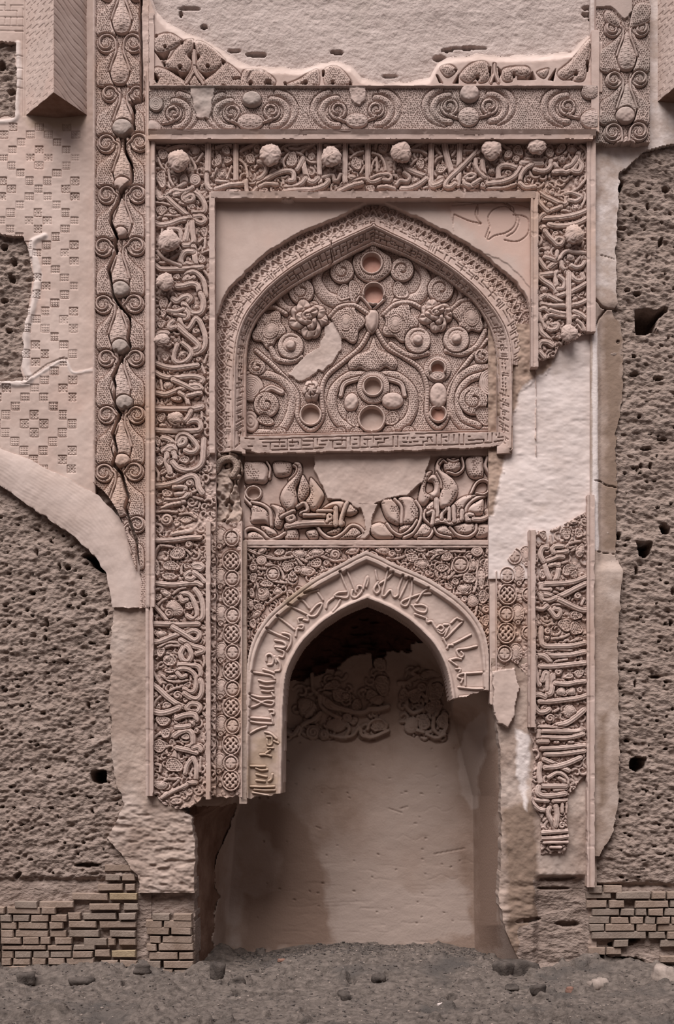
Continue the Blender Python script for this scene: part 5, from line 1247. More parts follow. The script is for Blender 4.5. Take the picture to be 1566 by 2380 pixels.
# ================================================================ upper recess: spandrels, archivolt, tympanum
us = Panel('arch_spandrel', 492, 448, 1246, 1060, 1.5, 0.03, 0, M_PLAIN, 0.1)
us.H += 0.006 * fbm(us.X, us.Y, 80, None, 3, 3)
us.groove([(1050, 478), (1100, 474), (1160, 470), (1232, 466)], 1.8, 0.008)
for pts in [[(1108, 478), (1104, 498), (1110, 512), (1118, 520), (1112, 522)], [(1118, 520), (1090, 514), (1062, 502), (1055, 500), (1053, 520)], [(1168, 470), (1184, 480), (1188, 490)], [(1176, 470), (1192, 482), (1194, 492)],
            [(1138, 528), (1134, 506), (1146, 488), (1166, 480), (1180, 482), (1198, 500), (1200, 514), (1192, 530), (1174, 542), (1150, 548), (1133, 558), (1138, 540)], [(1192, 500), (1214, 502), (1228, 512), (1228, 540), (1214, 556), (1196, 562), (1172, 558)],
            [(1204, 502), (1206, 518), (1196, 538), (1178, 550)], [(1110, 476), (1110, 500)], [(1136, 530), (1128, 552)]]:
    us.groove(pts, 2.6, 0.012, sm=True)
us.stain('pink', noisy_in(us.X, us.Y, [(1000, 470), (1236, 462), (1236, 640), (1180, 600), (1090, 540)], 12, 40, 2), 26)
us.H += 0.006 * (noisy_in(us.X, us.Y, [(1060, 560), (1160, 600), (1234, 668), (1234, 480), (1050, 470)], 8, 30) > 0)
TH = closed_region(TYM_L, TYM_R, 1060)
us.poly([(606, 452), (700, 452), (690, 462), (676, 470), (660, 472), (640, 466), (622, 470)], 0.06, 'ring', 'hanging_fragment', sm=False, md=0.0)
us.ell(672, 464, 13, 9, 0, 0.07, 'D', 'hanging_rosette', md=0.0)
sdu = noisy_in(us.X, us.Y, np.vstack([half(BIG_OUT_L, BIG_OUT_R), [[1250, 1100], [486, 1100]]]), 3.5, 14, 2)
us.H -= 0.10 * sstep(1.0, 3.6, sdu)
us.cut(sdu < 6)
us.build('plain plaster spandrels beside the pointed arch, lightly incised with a bud at right', 'panel')

def resample(P, n):
    s = np.r_[0, np.cumsum(np.hypot(*np.diff(P, axis=0).T))]
    t = np.linspace(0, s[-1], n)
    return np.stack([np.interp(t, s, P[:, 0]), np.interp(t, s, P[:, 1])], 1), s[-1]
RIM = half(BIG_RIM_L, BIG_RIM_R); OUT = half(BIG_OUT_L, BIG_OUT_R); TYM = half(TYM_L, TYM_R)
NA = 1200
rimN, LEN = resample(RIM, NA); 
def half_res(l, r, n):
    a, _ = resample(smooth(l, 3), n); b, _ = resample(smooth(r, 3), n)
    return np.vstack([a[::-1], b])
rimN = half_res(BIG_RIM_L, BIG_RIM_R, NA // 2); outN = half_res(BIG_OUT_L, BIG_OUT_R, NA // 2); tymN = half_res(TYM_L, TYM_R, NA // 2)
def Aout(s, t):   # 0..LEN along, t 0 rim .. 1 outer edge
    f = np.clip(s / LEN, 0, 1) * (NA - 1); i = np.clip(f.astype(int) if hasattr(f, 'astype') else int(f), 0, NA - 2)
    u = f - i
    a = rimN[i] * (1 - u) + rimN[i + 1] * u; b = outN[i] * (1 - u) + outN[i + 1] * u
    return tuple(a * (1 - t) + b * t)
def Ain(s, t):    # t 0 rim .. 1 tympanum edge
    f = np.clip(s / LEN, 0, 1) * (NA - 1); i = int(min(max(f, 0), NA - 2)); u = f - i
    a = rimN[i] * (1 - u) + rimN[i + 1] * u; b = tymN[i] * (1 - u) + tymN[i + 1] * u
    return tuple(a * (1 - t) + b * t)

ab = Panel('arch_band', 484, 455, 1252, 1062, 1.35, 0.055, 0, M_STUCCO, 0.09)
dr, ar, sr_ = pdist(ab.X, ab.Y, RIM)
inside_rim = inpoly(ab.X, ab.Y, np.vstack([RIM, [[1185, 1100], [543, 1100]]]))
do, _, _ = pdist(ab.X, ab.Y, OUT)
inside_out = inpoly(ab.X, ab.Y, np.vstack([OUT, [[1246, 1100], [490, 1100]]]))
t_ = dr / (dr + do + 1e-6)
ab.H = -0.028 - 0.050 * t_ ** 1.6                       # bowed band falling away to its outer edge
# interlace of the outer half
for ph in (0.0, 0.5):
    k = 0; per = 30.0
    n = int(LEN / (per / 8))
    pts = [Aout(LEN * i / n, 0.60 + 0.15 * math.sin(2 * math.pi * (LEN * i / n / per + ph))) for i in range(n + 1)]
    for c in range(0, n - 24, 24):
        ab.stroke(pts[c:c + 26], 4.6, -0.030 - 0.02, None, 'round', 1.6, 0.012, sm=False)
sgn = 0
s0 = 6.0
while s0 < LEN - 8:
    # little crosses and ties between the plaits
    c = Aout(s0, 0.60); 
    ab.ell(c[0], c[1], 2.6, 2.6, 0, -0.075, 'E', '')
    s0 += 15
# curls along the outer rim
s0 = 8.0
while s0 < LEN - 10:
    c = Aout(s0, 0.90)
    if 470 < c[1] < 760:
        ab.ell(c[0], c[1], 8.5, 7.5, 0, -0.082, 'S', 'curl', md=0.02)
    s0 += 19 + 3 * math.sin(s0)
# angular letters on the inner half
def kufic(p, A, s0, s1, t0, t1, cell, depth, seed, w=2.2):
    rs = np.random.RandomState(seed)
    s = s0
    glyphs = [[(0, .30, 3, .30), (0, .66, 2.4, .66)], [(0, .66, 1.6, .66), (1.6, .30, 1.6, .66), (1.6, .30, 3.4, .30)], [(0, .30, 2.2, .30), (2.2, .30, 2.2, .66), (0.6, .66, 2.2, .66)],
              [(1.0, .0, 1.0, .62), (1.0, .62, 3.2, .62)], [(0.4, .34, 1.3, .34), (0.4, .64, 1.3, .64), (2.0, .34, 3.2, .34), (2.0, .64, 3.2, .64)], [(0, .5, 3.4, .5), (1.2, .5, 1.2, 1.0)],
              [(0.4, .28, 3.4, .28), (1.0, .56, 3.4, .56), (1.0, .56, 1.0, .84)], [(0.8, .36, 2.2, .36), (0.8, .36, 0.8, .66), (2.2, .36, 2.2, .66), (0.8, .66, 2.2, .66)], [(0.8, .1, 0.8, .70), (1.9, .1, 1.9, .70)]]
    while s < s1:
        g = glyphs[rs.randint(len(glyphs))]; wd = rs.choice([2.2, 3.2, 3.8])
        if rs.rand() < 0.62: p.groove([A(s, t0), A(s, t0 + (t1 - t0) * rs.choice([1.0, 1.0, .6]))], w, depth)
        for (a, b, c, d) in g:
            if a > wd - .5: continue
            c = min(c, wd - .5)
            n = max(2, int(abs(c - a) * 3))
            q = [A(s + cell * (a + (c - a) * i / (n - 1)), t0 + (t1 - t0) * (b + (d - b) * i / (n - 1))) for i in range(n)]
            p.groove(q, w, depth)
        s += wd * cell
kufic(ab, Aout, 4, LEN - 4, 0.16, 0.46, 5.2, 0.015, 5, 1.9)
# rim mouldings
for off, z in ((1.5, 0.006), (6.0, -0.002)):
    m_ = (~inside_rim) & (np.abs(dr - off) < 2.2)
    ab.H[m_] = z - 0.010 * ((np.abs(dr - off) / 2.2) ** 2)[m_]; ab.L[m_] = 0
ab.H -= 0.02 * np.exp(-((dr - 3.9) / 0.8) ** 2) * (~inside_rim)
# sloping soffit with square script
dt, _, _ = pdist(ab.X, ab.Y, TYM)
inside_t = inpoly(ab.X, ab.Y, np.vstack([TYM, [[1155, 1100], [570, 1100]]]))
sof = inside_rim & ~inside_t
ts = dr / (dr + dt + 1e-6)
ab.H = np.where(sof, 0.002 - 0.105 * ts, ab.H); ab.L[sof] = 0
edge = sof & (dt < 5.0); ab.H[edge] += 0.010
kufic(ab, Ain, 3, LEN - 3, 0.14, 0.74, 5.0, 0.018, 9, 2.0)
for tt in (0.12, 0.76):
    ab.groove([Ain(LEN * i / 300, tt) for i in range(301)], 1.7, 0.010)
ab.erode(0.004, 16)
brk = np.interp(ab.X, [1150, 1190, 1215, 1252], [1062, 960, 870, 842]) + 5 * fbm(ab.X, ab.Y, 14, None, 3, 3)
rest = (inside_out | (do < 7)) & ~(inside_t & (dt > 0.8)) & ((ab.Y < brk) | (ab.X < 1192)) & (ab.Y < np.where(ab.X < 560, 1048, 1052))
rest &= ~((ab.X > 1192) & (ab.Y > 845))
ab.cut(rest)
ab.groove([(770, 560), (768, 580), (772, 600), (764, 610)], 2.4, 0.05)
ab.build('bowed pointed arch band of tiny interlace and angular script with a curled outer edge', 'arch')

# ---------------------------------------------------------------- tympanum
tp = Panel('tympanum_panel', 562, 550, 1162, 1018, 1.25, -0.060, -0.024, M_STUCCO, 0.08)
tp.H += -0.012 * pits(tp.X, tp.Y, 4.9, 0)
o_, c_ = 2.0077, None
def q(a): return [(480 + x / o_, 440 + y / o_) for x, y in a]
def E(x, y, r, ry=None, ang=0, h=0.0, k='D', **kw): tp.ell(480 + x / o_, 440 + y / o_, r / o_, (ry or r) / o_, ang, h, k, **kw)
def ST(pts, w, h, name, prof, **kw): tp.stroke(q(pts), w / o_, h, name, prof, **kw)
# beaded straps
for pts in ([(770, 640), (720, 730), (640, 800), (560, 870), (535, 950), (540, 1060), (485, 1122), (425, 1060), (420, 950), (330, 840), (230, 750)],
            [(785, 640), (840, 730), (920, 780), (1000, 840), (1030, 930), (1030, 1050), (1080, 1112), (1128, 1050), (1135, 930), (1220, 800), (1310, 700)]):
    ST(pts, 21, 0.004, 'beaded_strap', 'bead', md=.02)
# sweeping comma leaves and their coils
for pts, w0, w1 in [([(640, 530), (560, 500), (515, 430), (530, 370), (590, 335)], 70, 30), ([(900, 530), (990, 500), (1025, 430), (1005, 370), (950, 330)], 70, 30), ([(500, 540), (390, 560), (340, 520), (335, 470), (380, 420)], 46, 26), ([(1040, 540), (1150, 560), (1190, 500), (1180, 450), (1130, 405)], 50, 26)]:
    ST(pts, w0, 0.002, 'scroll_leaf', 'honey', taper=w1 / o_)
for x, y, r, sg in [(632, 382, 55, 1), (912, 375, 54, -1), (442, 475, 58, 1), (1092, 465, 60, -1)]: E(x, y, r, None, 0.01 * sg, h=0.010, k='H', md=.03)
# small leaves round the crown
E(640, 480, 34, 48, 20, 0.002); E(900, 470, 34, 48, -20, 0.002); E(690, 470, 30, 60, -10, 0.0)
tp.poly(q([(775, 248), (818, 290), (858, 318), (862, 370), (840, 400), (800, 425), (768, 432), (735, 425), (700, 395), (682, 345), (692, 305), (730, 290)]), 0.006, 'honey', 'crown_leaf', dome=.012, md=.03)
E(770, 347, 53, h=0.012, k='P'); E(780, 488, 54, h=0.014, k='P')
tp.poly(q([(770, 560), (800, 575), (798, 640), (768, 672), (738, 630), (745, 580)]), 0.006, 'ring', 'stem_knot', dome=.02)
ST([(770, 555), (720, 500), (700, 520)], 12, .004, 'tendril', 'round'); ST([(780, 555), (830, 510)], 12, .004, 'tendril', 'round')
# lobed palmettes
LT_ = []
for x, y, rx, ry, an in [(290, 650, 80, 95, 20), (655, 625, 85, 98, 0), (900, 620, 88, 95, 10), (1225, 590, 78, 92, -20)]:
    E(x, y, rx, ry, an, 0.008, 'T', md=.032); LT_.append(tp.last)
for pts in ([(222, 600), (250, 562), (310, 548), (370, 580)], [(575, 590), (620, 548), (690, 540), (748, 575)], [(825, 580), (880, 535), (950, 528), (1000, 550)], [(1140, 560), (1190, 520), (1250, 522), (1300, 590), (1308, 640)]):
    ST(pts, 20, 0.010, 'beaded_strap', 'bead', md=.02)
for (x, y, an), lt in zip([(300, 660, 30), (650, 620, 0), (880, 630, 0), (1235, 600, -20)], LT_):
    tp.owner = lt; E(x, y, 34, 42, an, 0.022, 'F', name='fan_heart', md=.008); tp.owner = 0
ST([(300, 740), (330, 790), (390, 800), (440, 780)], 26, .006, 'leaf_tail', 'honey'); ST([(860, 720), (900, 750), (960, 775), (1030, 760)], 26, .004, 'leaf_tail', 'honey'); ST([(1300, 660), (1260, 730), (1190, 765), (1120, 750)], 26, .004, 'leaf_tail', 'honey')
for x, y in [(392, 730), (985, 705), (1165, 700)]:
    E(x, y, 60, h=0.010, k='G', md=.03); tp.owner = tp.last; E(x, y, 22, h=0.030, k='B', name='ball', md=.004); tp.owner = 0
# fallen patch
P_ = np.array(q([(378, 862), (450, 780), (530, 730), (555, 640), (590, 620), (632, 700), (630, 745), (590, 800), (545, 850), (520, 840), (500, 870), (430, 893)]))
pm = noisy_in(tp.X, tp.Y, P_, 4, 16, 2) > 0
tp.H[pm] = -0.004 + 0.004 * fbm(tp.X, tp.Y, 20)[pm]; tp.L[pm] = tp.new('bare_patch', M_REPAIR)
# peonies
for x, y, r in [(475, 605, 92), (1070, 588, 78)]:
    E(x, y, r * 0.8, h=0.004, k='Q', name='peony', md=.02); tp.owner = pe_ = tp.last
    for j in range(7):
        a = j * 0.9 + 0.25 * math.sin(j * 2.3); rr = r * (0.56 + 0.07 * math.sin(j * 3.1)); E(x + rr * math.cos(a), y + rr * math.sin(a), 0.44 * r, 0.36 * r, math.degrees(a) + 18, 0.010 + 0.008 * (j % 2), 'Q', md=.022)
    for j in range(3):
        a = j * 2.1 + 0.9; E(x + 0.24 * r * math.cos(a), y + 0.22 * r * math.sin(a), 0.42 * r, 0.27 * r, math.degrees(a) + 40, 0.036 + 0.004 * j, 'Q', md=.022)
    tp.L[tp.L == pe_] = 0
    E(x + 3, y - 4, 0.17 * r, 0.14 * r, 30, 0.048, 'Q', md=.014); tp.L[tp.L == tp.last] = pe_
    tp.owner = 0
# lower centre
tp.poly(q([(780, 690), (800, 740), (860, 770), (892, 810), (870, 842), (835, 825), (800, 850), (776, 862), (750, 850), (715, 830), (680, 848), (660, 810), (700, 770), (755, 745)]), .004, 'honey', 'trefoil', dome=.014)
for m in (-1, 1):
    ST([(775 + m * 40, 868), (775 + m * 110, 870), (775 + m * 178, 930), (775 + m * 190, 1010), (775 + m * 160, 1080), (775 + m * 95, 1118)], 44, 0.004, 'scroll_arm', 'honey', md=.024)
    ST([(775 + m * 60, 880), (775 + m * 130, 905), (775 + m * 150, 960)], 20, 0.010, 'scroll_arm', 'groove', md=.03)
    E(775 + m * 92, 1068, 34, 42, m * 30, 0.002)
E(778, 922, 75, h=0.008, k='F', name='fluted_ring', md=.02); E(775, 922, 48, h=0.020, k='P', m=M_PLAIN)
E(675, 992, 32, 42, 10, 0.01, 'B', name='worn_knob'); E(868, 985, 50, 38, 0, 0.006, 'B', name='worn_knob'); E(770, 1072, 64, h=0.014, k='P', m=M_PLAIN)
E(1078, 835, 62, h=0.0, k='F', name='fluted_ring'); E(1078, 837, 40, h=0.016, k='P'); E(1080, 1047, 42, h=0.012, k='P'); E(485, 1052, 52, h=0.006, k='P', m=M_PLAIN); E(1078, 870, 36, 22, 0, 0.004, 'E')
E(1082, 960, 40, 60, 0, .002, 'B', name='worn_knob'); E(490, 940, 44, 50, 0, 0.006, 'R')
# lower corners
for m, cx in ((-1, 1235), (1, 275)):
    pass
ST([(190, 865), (260, 858), (350, 890), (400, 960), (385, 1060), (330, 1130), (230, 1135)], 40, .0, 'scroll_arm', 'honey'); E(208, 925, 56, 62, 0, .004, 'C'); ST([(260, 950), (300, 925), (350, 945)], 26, .006, 'scroll_arm', 'groove'); E(278, 1005, 58, h=0.012, k='H', md=.03); E(205, 1082, 36, 50, -10, .002, 'E'); E(270, 1075, 40, 26, 20, .002)
ST([(1350, 830), (1270, 830), (1190, 870), (1150, 960), (1160, 1060), (1230, 1120), (1330, 1115)], 40, .0, 'scroll_arm', 'honey'); ST([(1300, 860), (1220, 890), (1175, 960), (1190, 1060), (1270, 1100)], 32, .008, 'scroll_arm', 'honey', md=.03); E(1245, 985, 66, h=0.014, k='H', md=.03); E(1322, 900, 50, 62, 0, .004, 'C'); E(1300, 1060, 40, 50, 0, .0)
E(235, 830, 40, 36, 0, .006, 'H'); E(1285, 778, 34, h=.006, k='H')
for x in (330, 620, 700, 850, 940): E(x, 1128, 36, 22, 0, -.004)
ST([(185, 1148), (480, 1140), (900, 1134), (1355, 1124)], 9, .006, None, 'round')
tp.erode(0.004, 18)
tp.cut(inpoly(tp.X, tp.Y, np.vstack([TYM, [[1155, 1016], [570, 1016]]])) | (pdist(tp.X, tp.Y, TYM)[0] < 4))
tp.build('pointed tympanum of punched scrolls, peonies and lobed leaves with small pink roundels', 'tympanum')

# ---------------------------------------------------------------- square script sill of the tympanum
ks = Panel('script_sill', 558, 1004, 1190, 1058, 1.2, 0.02, 0, M_STUCCO, 0.16)
def sill_y(x): return np.interp(x, [560, 880, 1190], [1020, 1012, 1002])
ks.H += -0.012 * sstep(0, 1, (ks.Y - sill_y(ks.X)) / 34)
segs1 = "210,152,520,145 540,140,1566,105 350,272,530,265 560,265,690,262 700,262,820,258 835,255,940,245 1060,252,1190,248 1265,248,1350,245 1365,243,1450,238 1475,240,1566,235 245,188,430,185 445,185,500,182 440,150,440,215 380,232,430,230 455,230,500,228 335,200,335,270 530,145,530,265 550,185,650,180 585,160,585,190 555,225,600,222 650,180,650,215 690,150,690,262 710,172,820,170 700,220,785,215 825,140,825,255 870,150,870,215 890,215,960,213 915,170,980,168 1010,165,1190,160 1045,170,1045,250 1090,207,1140,205 1150,130,1150,200 1195,130,1195,250 1245,130,1245,215 1270,205,1320,203 1290,155,1315,155 1355,110,1355,245 1400,155,1480,150 1400,200,1415,205 1440,165,1440,235 1510,120,1510,190 1530,155,1566,150 45,142,150,150 80,230,130,228 5,265,110,272 250,232,290,230"
segs2 = "0,155,400,140 470,140,1390,105 60,280,210,277 240,277,265,277 295,275,550,268 585,265,700,262 725,262,760,262 780,262,955,258 980,257,1015,255 1040,257,1230,240 1255,240,1335,235 1365,228,1510,205 10,197,80,195 115,190,160,187 115,190,115,235 40,237,110,235 40,237,40,285 215,165,215,275 268,165,268,275 325,187,345,187 380,180,380,205 425,185,465,183 325,230,370,230 400,232,420,232 445,228,495,226 520,180,565,180 605,182,655,178 605,182,605,220 560,225,605,222 555,225,555,270 640,190,660,230 705,150,705,262 765,150,765,262 775,178,825,175 810,215,825,222 850,150,850,220 905,150,905,220 965,145,965,258 1018,140,1018,255 1070,170,1090,168 1070,210,1245,200 1245,200,1245,240 1290,140,1290,205 1340,130,1340,232 1385,145,1385,165 1420,130,1420,180 1405,180,1465,175 1445,112,1475,110 1475,110,1475,130"
for ox, oy, sg in ((560, 990, segs1), (870, 980, segs2)):
    for t in sg.split():
        a, b, c, d = map(float, t.split(','))
        ks.groove([(ox + a / 4.894, oy + b / 4.894), (ox + c / 4.894, oy + d / 4.894)], 2.2, 0.018)
ks.erode(0.004, 14)
bt_ = np.interp(ks.X, [558, 600, 640, 740, 900, 1100, 1180, 1190], [1042, 1052, 1052, 1049, 1047, 1040, 1034, 1030]) + 2.5 * fbm(ks.X, ks.Y, 16, None, 3, 2)
ks.cut((ks.Y > sill_y(ks.X) - 6) & (ks.Y < bt_) & (ks.X < 1186 + 3 * fbm(ks.X, ks.Y, 10)))
ks.build('narrow sill of square Arabic script under the tympanum', 'inscription band')

# ================================================================ panel of large scrolls with script between the arches
cp = Panel('scroll_relief', 486, 1040, 1166, 1272, 1.4, -0.05, -0.062, M_STUCCO, 0.1)
fillp = np.minimum(noisy_in(cp.X, cp.Y, [(728, 1040), (1006, 1040), (996, 1080), (980, 1120), (945, 1150), (900, 1156), (860, 1176), (830, 1180), (812, 1168), (790, 1160), (760, 1160), (752, 1140), (732, 1090)], 4, 20, 2), 1e6)
def c1(pts): return [(560 + a / 5.0516, 1050 + b / 5.0516) for a, b in pts]
def c2(pts): return [(850 + a / 5.0516, 1050 + b / 5.0516) for a, b in pts]
def leafs(f, L):
    for pts, h in L: cp.poly(f(pts), h, 'patchy', 'scroll_leaf', dome=0.022, r=9, cell=5.4, md=0.03)
leafs(c1, [([(640, 110), (700, 130), (715, 220), (690, 320), (640, 420), (660, 520), (650, 620), (600, 680), (530, 680), (460, 560), (480, 450), (560, 340), (620, 260), (650, 180), (600, 150)], -0.012),
           ([(720, 260), (770, 330), (800, 400), (790, 490), (740, 560), (690, 580), (660, 500), (680, 380)], -0.018), ([(820, 290), (920, 400), (975, 490), (960, 560), (880, 680), (800, 660), (740, 600), (810, 480), (800, 380)], -0.022),
           ([(20, 120), (130, 110), (260, 110), (320, 190), (320, 290), (270, 360), (170, 350), (40, 340)], -0.024), ([(110, 610), (240, 640), (320, 700), (330, 850), (270, 830), (120, 820), (120, 700)], -0.026),
           ([(350, 610), (480, 640), (520, 700), (470, 880), (390, 860), (400, 720)], -0.03), ([(60, 960), (150, 930), (250, 960), (330, 1030), (400, 1040), (380, 1080), (120, 1085), (50, 1040)], -0.026),
           ([(230, 860), (350, 880), (420, 960), (330, 1000), (260, 930)], -0.03), ([(520, 900), (650, 900), (670, 1000), (620, 1050), (520, 1040)], -0.03), ([(760, 930), (890, 900), (900, 1000), (820, 1020)], -0.03),
           ([(1000, 940), (1130, 880), (1190, 880), (1130, 960), (1050, 960)], -0.032), ([(1100, 1010), (1220, 940), (1320, 870), (1400, 920), (1400, 1000), (1280, 1020), (1150, 1030)], -0.024), ([(920, 680), (1080, 570), (1250, 580), (1370, 680), (1290, 740), (1200, 720), (1080, 650)], -0.03),
           ([(380, 110), (560, 110), (600, 160), (560, 260), (430, 280), (380, 220)], -0.03)])
leafs(c2, [([(830, 120), (880, 60), (950, 90), (900, 100), (880, 200), (960, 260), (1040, 330), (1085, 440), (1040, 560), (960, 650), (870, 640), (860, 520), (890, 420), (860, 300), (820, 220)], -0.012),
           ([(920, 130), (1020, 60), (1100, 100), (1110, 180), (1030, 240), (940, 220)], -0.022), ([(770, 260), (840, 280), (880, 400), (860, 520), (800, 560), (720, 500), (800, 440), (790, 350), (720, 330)], -0.02),
           ([(700, 240), (780, 220), (720, 330), (700, 450), (760, 520), (690, 620), (620, 580), (640, 420)], -0.032), ([(1000, 640), (1100, 540), (1200, 500), (1330, 500), (1240, 570), (1170, 660), (1150, 790), (1060, 770), (1060, 680)], -0.018),
           ([(1190, 640), (1300, 580), (1380, 540), (1390, 640), (1360, 730), (1200, 720)], -0.022), ([(1190, 60), (1360, 40), (1390, 140), (1370, 290), (1240, 290), (1180, 170)], -0.026), ([(180, 560), (320, 540), (390, 620), (400, 830), (320, 830), (230, 750)], -0.026),
           ([(380, 540), (520, 520), (600, 600), (620, 740), (560, 850), (430, 830), (440, 680)], -0.022), ([(60, 860), (160, 820), (240, 860), (330, 990), (180, 1020), (70, 960)], -0.024), ([(420, 860), (560, 850), (500, 930), (400, 930)], -0.03),
           ([(560, 960), (680, 830), (780, 900), (740, 980), (600, 1000)], -0.028), ([(830, 900), (920, 850), (1000, 900), (1080, 980), (940, 990), (850, 960)], -0.028), ([(1040, 850), (1280, 830), (1290, 930), (1150, 980), (1060, 920)], -0.026),
           ([(1310, 850), (1470, 850), (1460, 970), (1300, 990)], -0.03), ([(700, 660), (800, 560), (830, 640), (780, 720)], -0.03), ([(1440, 500), (1510, 480), (1500, 720), (1440, 640)], -0.034), ([(1440, 100), (1520, 90), (1510, 280), (1450, 220)], -0.034)])
for f, pts, w in [(c1, [(610, 150), (650, 180), (630, 250), (560, 320)], 5), (c1, [(120, 580), (260, 620), (340, 700), (355, 860)], 9), (c1, [(50, 1030), (50, 920), (130, 890), (240, 940), (330, 1020), (430, 1000), (510, 950)], 9), (c1, [(890, 860), (950, 950), (1060, 1010), (1180, 960), (1290, 860), (1390, 880), (1440, 960), (1370, 1010)], 9),
                  (c1, [(30, 400), (30, 520), (110, 620)], 8), (c1, [(300, 110), (340, 190), (330, 300)], 6), (c2, [(870, 140), (910, 95), (950, 120)], 5), (c2, [(960, 80), (1030, 110), (1090, 90)], 6), (c2, [(830, 240), (880, 340), (890, 420)], 5), (c2, [(340, 550), (420, 650), (420, 830)], 9),
                  (c2, [(250, 840), (320, 930), (420, 970), (530, 900), (600, 800)], 8), (c2, [(590, 570), (650, 680), (640, 800), (560, 940), (450, 1000)], 8), (c2, [(990, 880), (1080, 970), (1200, 990), (1290, 930), (1300, 850)], 8), (c2, [(1160, 780), (1190, 640), (1280, 550), (1400, 500), (1490, 420), (1480, 300), (1410, 170), (1430, 60)], 9),
                  (c2, [(1240, 480), (1300, 360), (1380, 320), (1450, 360), (1450, 440), (1390, 490), (1300, 480)], 6), (c2, [(1130, 60), (1150, 180), (1070, 250), (960, 230)], 6), (c2, [(700, 680), (690, 780), (790, 890), (740, 1000), (620, 1010)], 7), (c2, [(800, 880), (850, 960), (1000, 1000)], 6)]:
    cp.stroke(f(pts), w, -0.008, 'scroll_stem', 'round', md=.03)
cp.ell(588, 1144, 20, 18, 0, -0.03, 'P', m=M_PLAIN)
for f, pts, w in [(c1, [(540, 870), (700, 840), (900, 830), (1010, 830), (1180, 830)], 15), (c1, [(600, 690), (540, 760), (560, 810), (620, 790), (610, 750), (570, 760)], 9), (c1, [(660, 640), (740, 600), (780, 680), (700, 720)], 9), (c1, [(740, 740), (880, 740), (1000, 745)], 9), (c1, [(1010, 820), (1030, 740), (1080, 770), (1030, 800)], 8), (c1, [(1110, 660), (1110, 850)], 12),
                  (c1, [(1170, 850), (1180, 760), (1240, 600)], 10), (c1, [(470, 760), (540, 720), (620, 690)], 9), (c1, [(900, 690), (1060, 690)], 9),
                  (c2, [(830, 560), (840, 800)], 12), (c2, [(790, 820), (900, 800), (1000, 830), (1100, 800)], 12), (c2, [(960, 660), (900, 720), (890, 780)], 9), (c2, [(980, 660), (980, 800)], 9), (c2, [(1030, 640), (1040, 810)], 10), (c2, [(1130, 690), (1130, 790)], 10), (c2, [(1190, 800), (1190, 740), (1250, 740), (1260, 790), (1200, 800)], 10), (c2, [(1270, 790), (1350, 790), (1440, 750), (1430, 690)], 12), (c2, [(730, 720), (790, 700), (780, 850)], 9)]:
    cp.stroke(f(pts), w, 0.010, 'letter', 'letter', md=.03)
fm = fillp > 0
cp.H[fm] = -0.012 + 0.006 * fbm(cp.X, cp.Y, 30)[fm]; cp.L[fm] = cp.new('plain_infill', M_PLAIN)
tri = noisy_in(cp.X, cp.Y, [(834, 1170), (880, 1170), (866, 1196), (858, 1240), (840, 1258), (830, 1256), (850, 1230), (846, 1200)], 2, 12) > 0
cp.H[tri] = -0.016; cp.L[tri] = cp.new('plain_infill', M_PLAIN)
for a, b, c, d in ((486, 1040, 1166, 1058), (486, 1254, 1166, 1272), (1146, 1040, 1166, 1272)):
    m_ = (cp.X >= a) & (cp.X <= c) & (cp.Y >= b) & (cp.Y <= d); cp.H[m_] = -0.006 + 0.004 * fbm(cp.X, cp.Y, 20)[m_]; cp.L[m_] = 0
m_ = (cp.X < 566) & (cp.Y < 1262); cp.H[m_] = -0.07
cp.H[(cp.Y > 1250) & (cp.Y < 1254.5)] -= 0.01
cp.erode(0.004, 18)
cp.build('panel of large punched leaf scrolls and squat script either side of a plain infill', 'panel')

# broken capital at the left
ca = Panel('broken_capital', 484, 1046, 566, 1222, 1.6, 0.02, -0.03, M_NICHE, 0.2)
ca.H += 0.06 * fbm(ca.X, ca.Y, 34, None, 4, 2) + 0.02 * fbm(ca.X, ca.Y, 9, None, 2, 5)
rdg = np.abs(fbm(ca.X, ca.Y, 30, 44, 3, 6)); ca.H += -0.05 * np.exp(-(rdg / 0.07) ** 2)
ca.stroke([(500, 1092), (512, 1070), (538, 1064), (550, 1084), (540, 1104)], 15, 0.0, 'leaf_lobe', 'honey', md=.02)
ca.cutsd(noisy_in(ca.X, ca.Y, [(488, 1058), (510, 1050), (556, 1056), (562, 1090), (550, 1130), (560, 1180), (558, 1212), (486, 1216), (484, 1120)], 5, 16))
ca.build('crumbled brown capital block above the left knotwork column', 'capital')
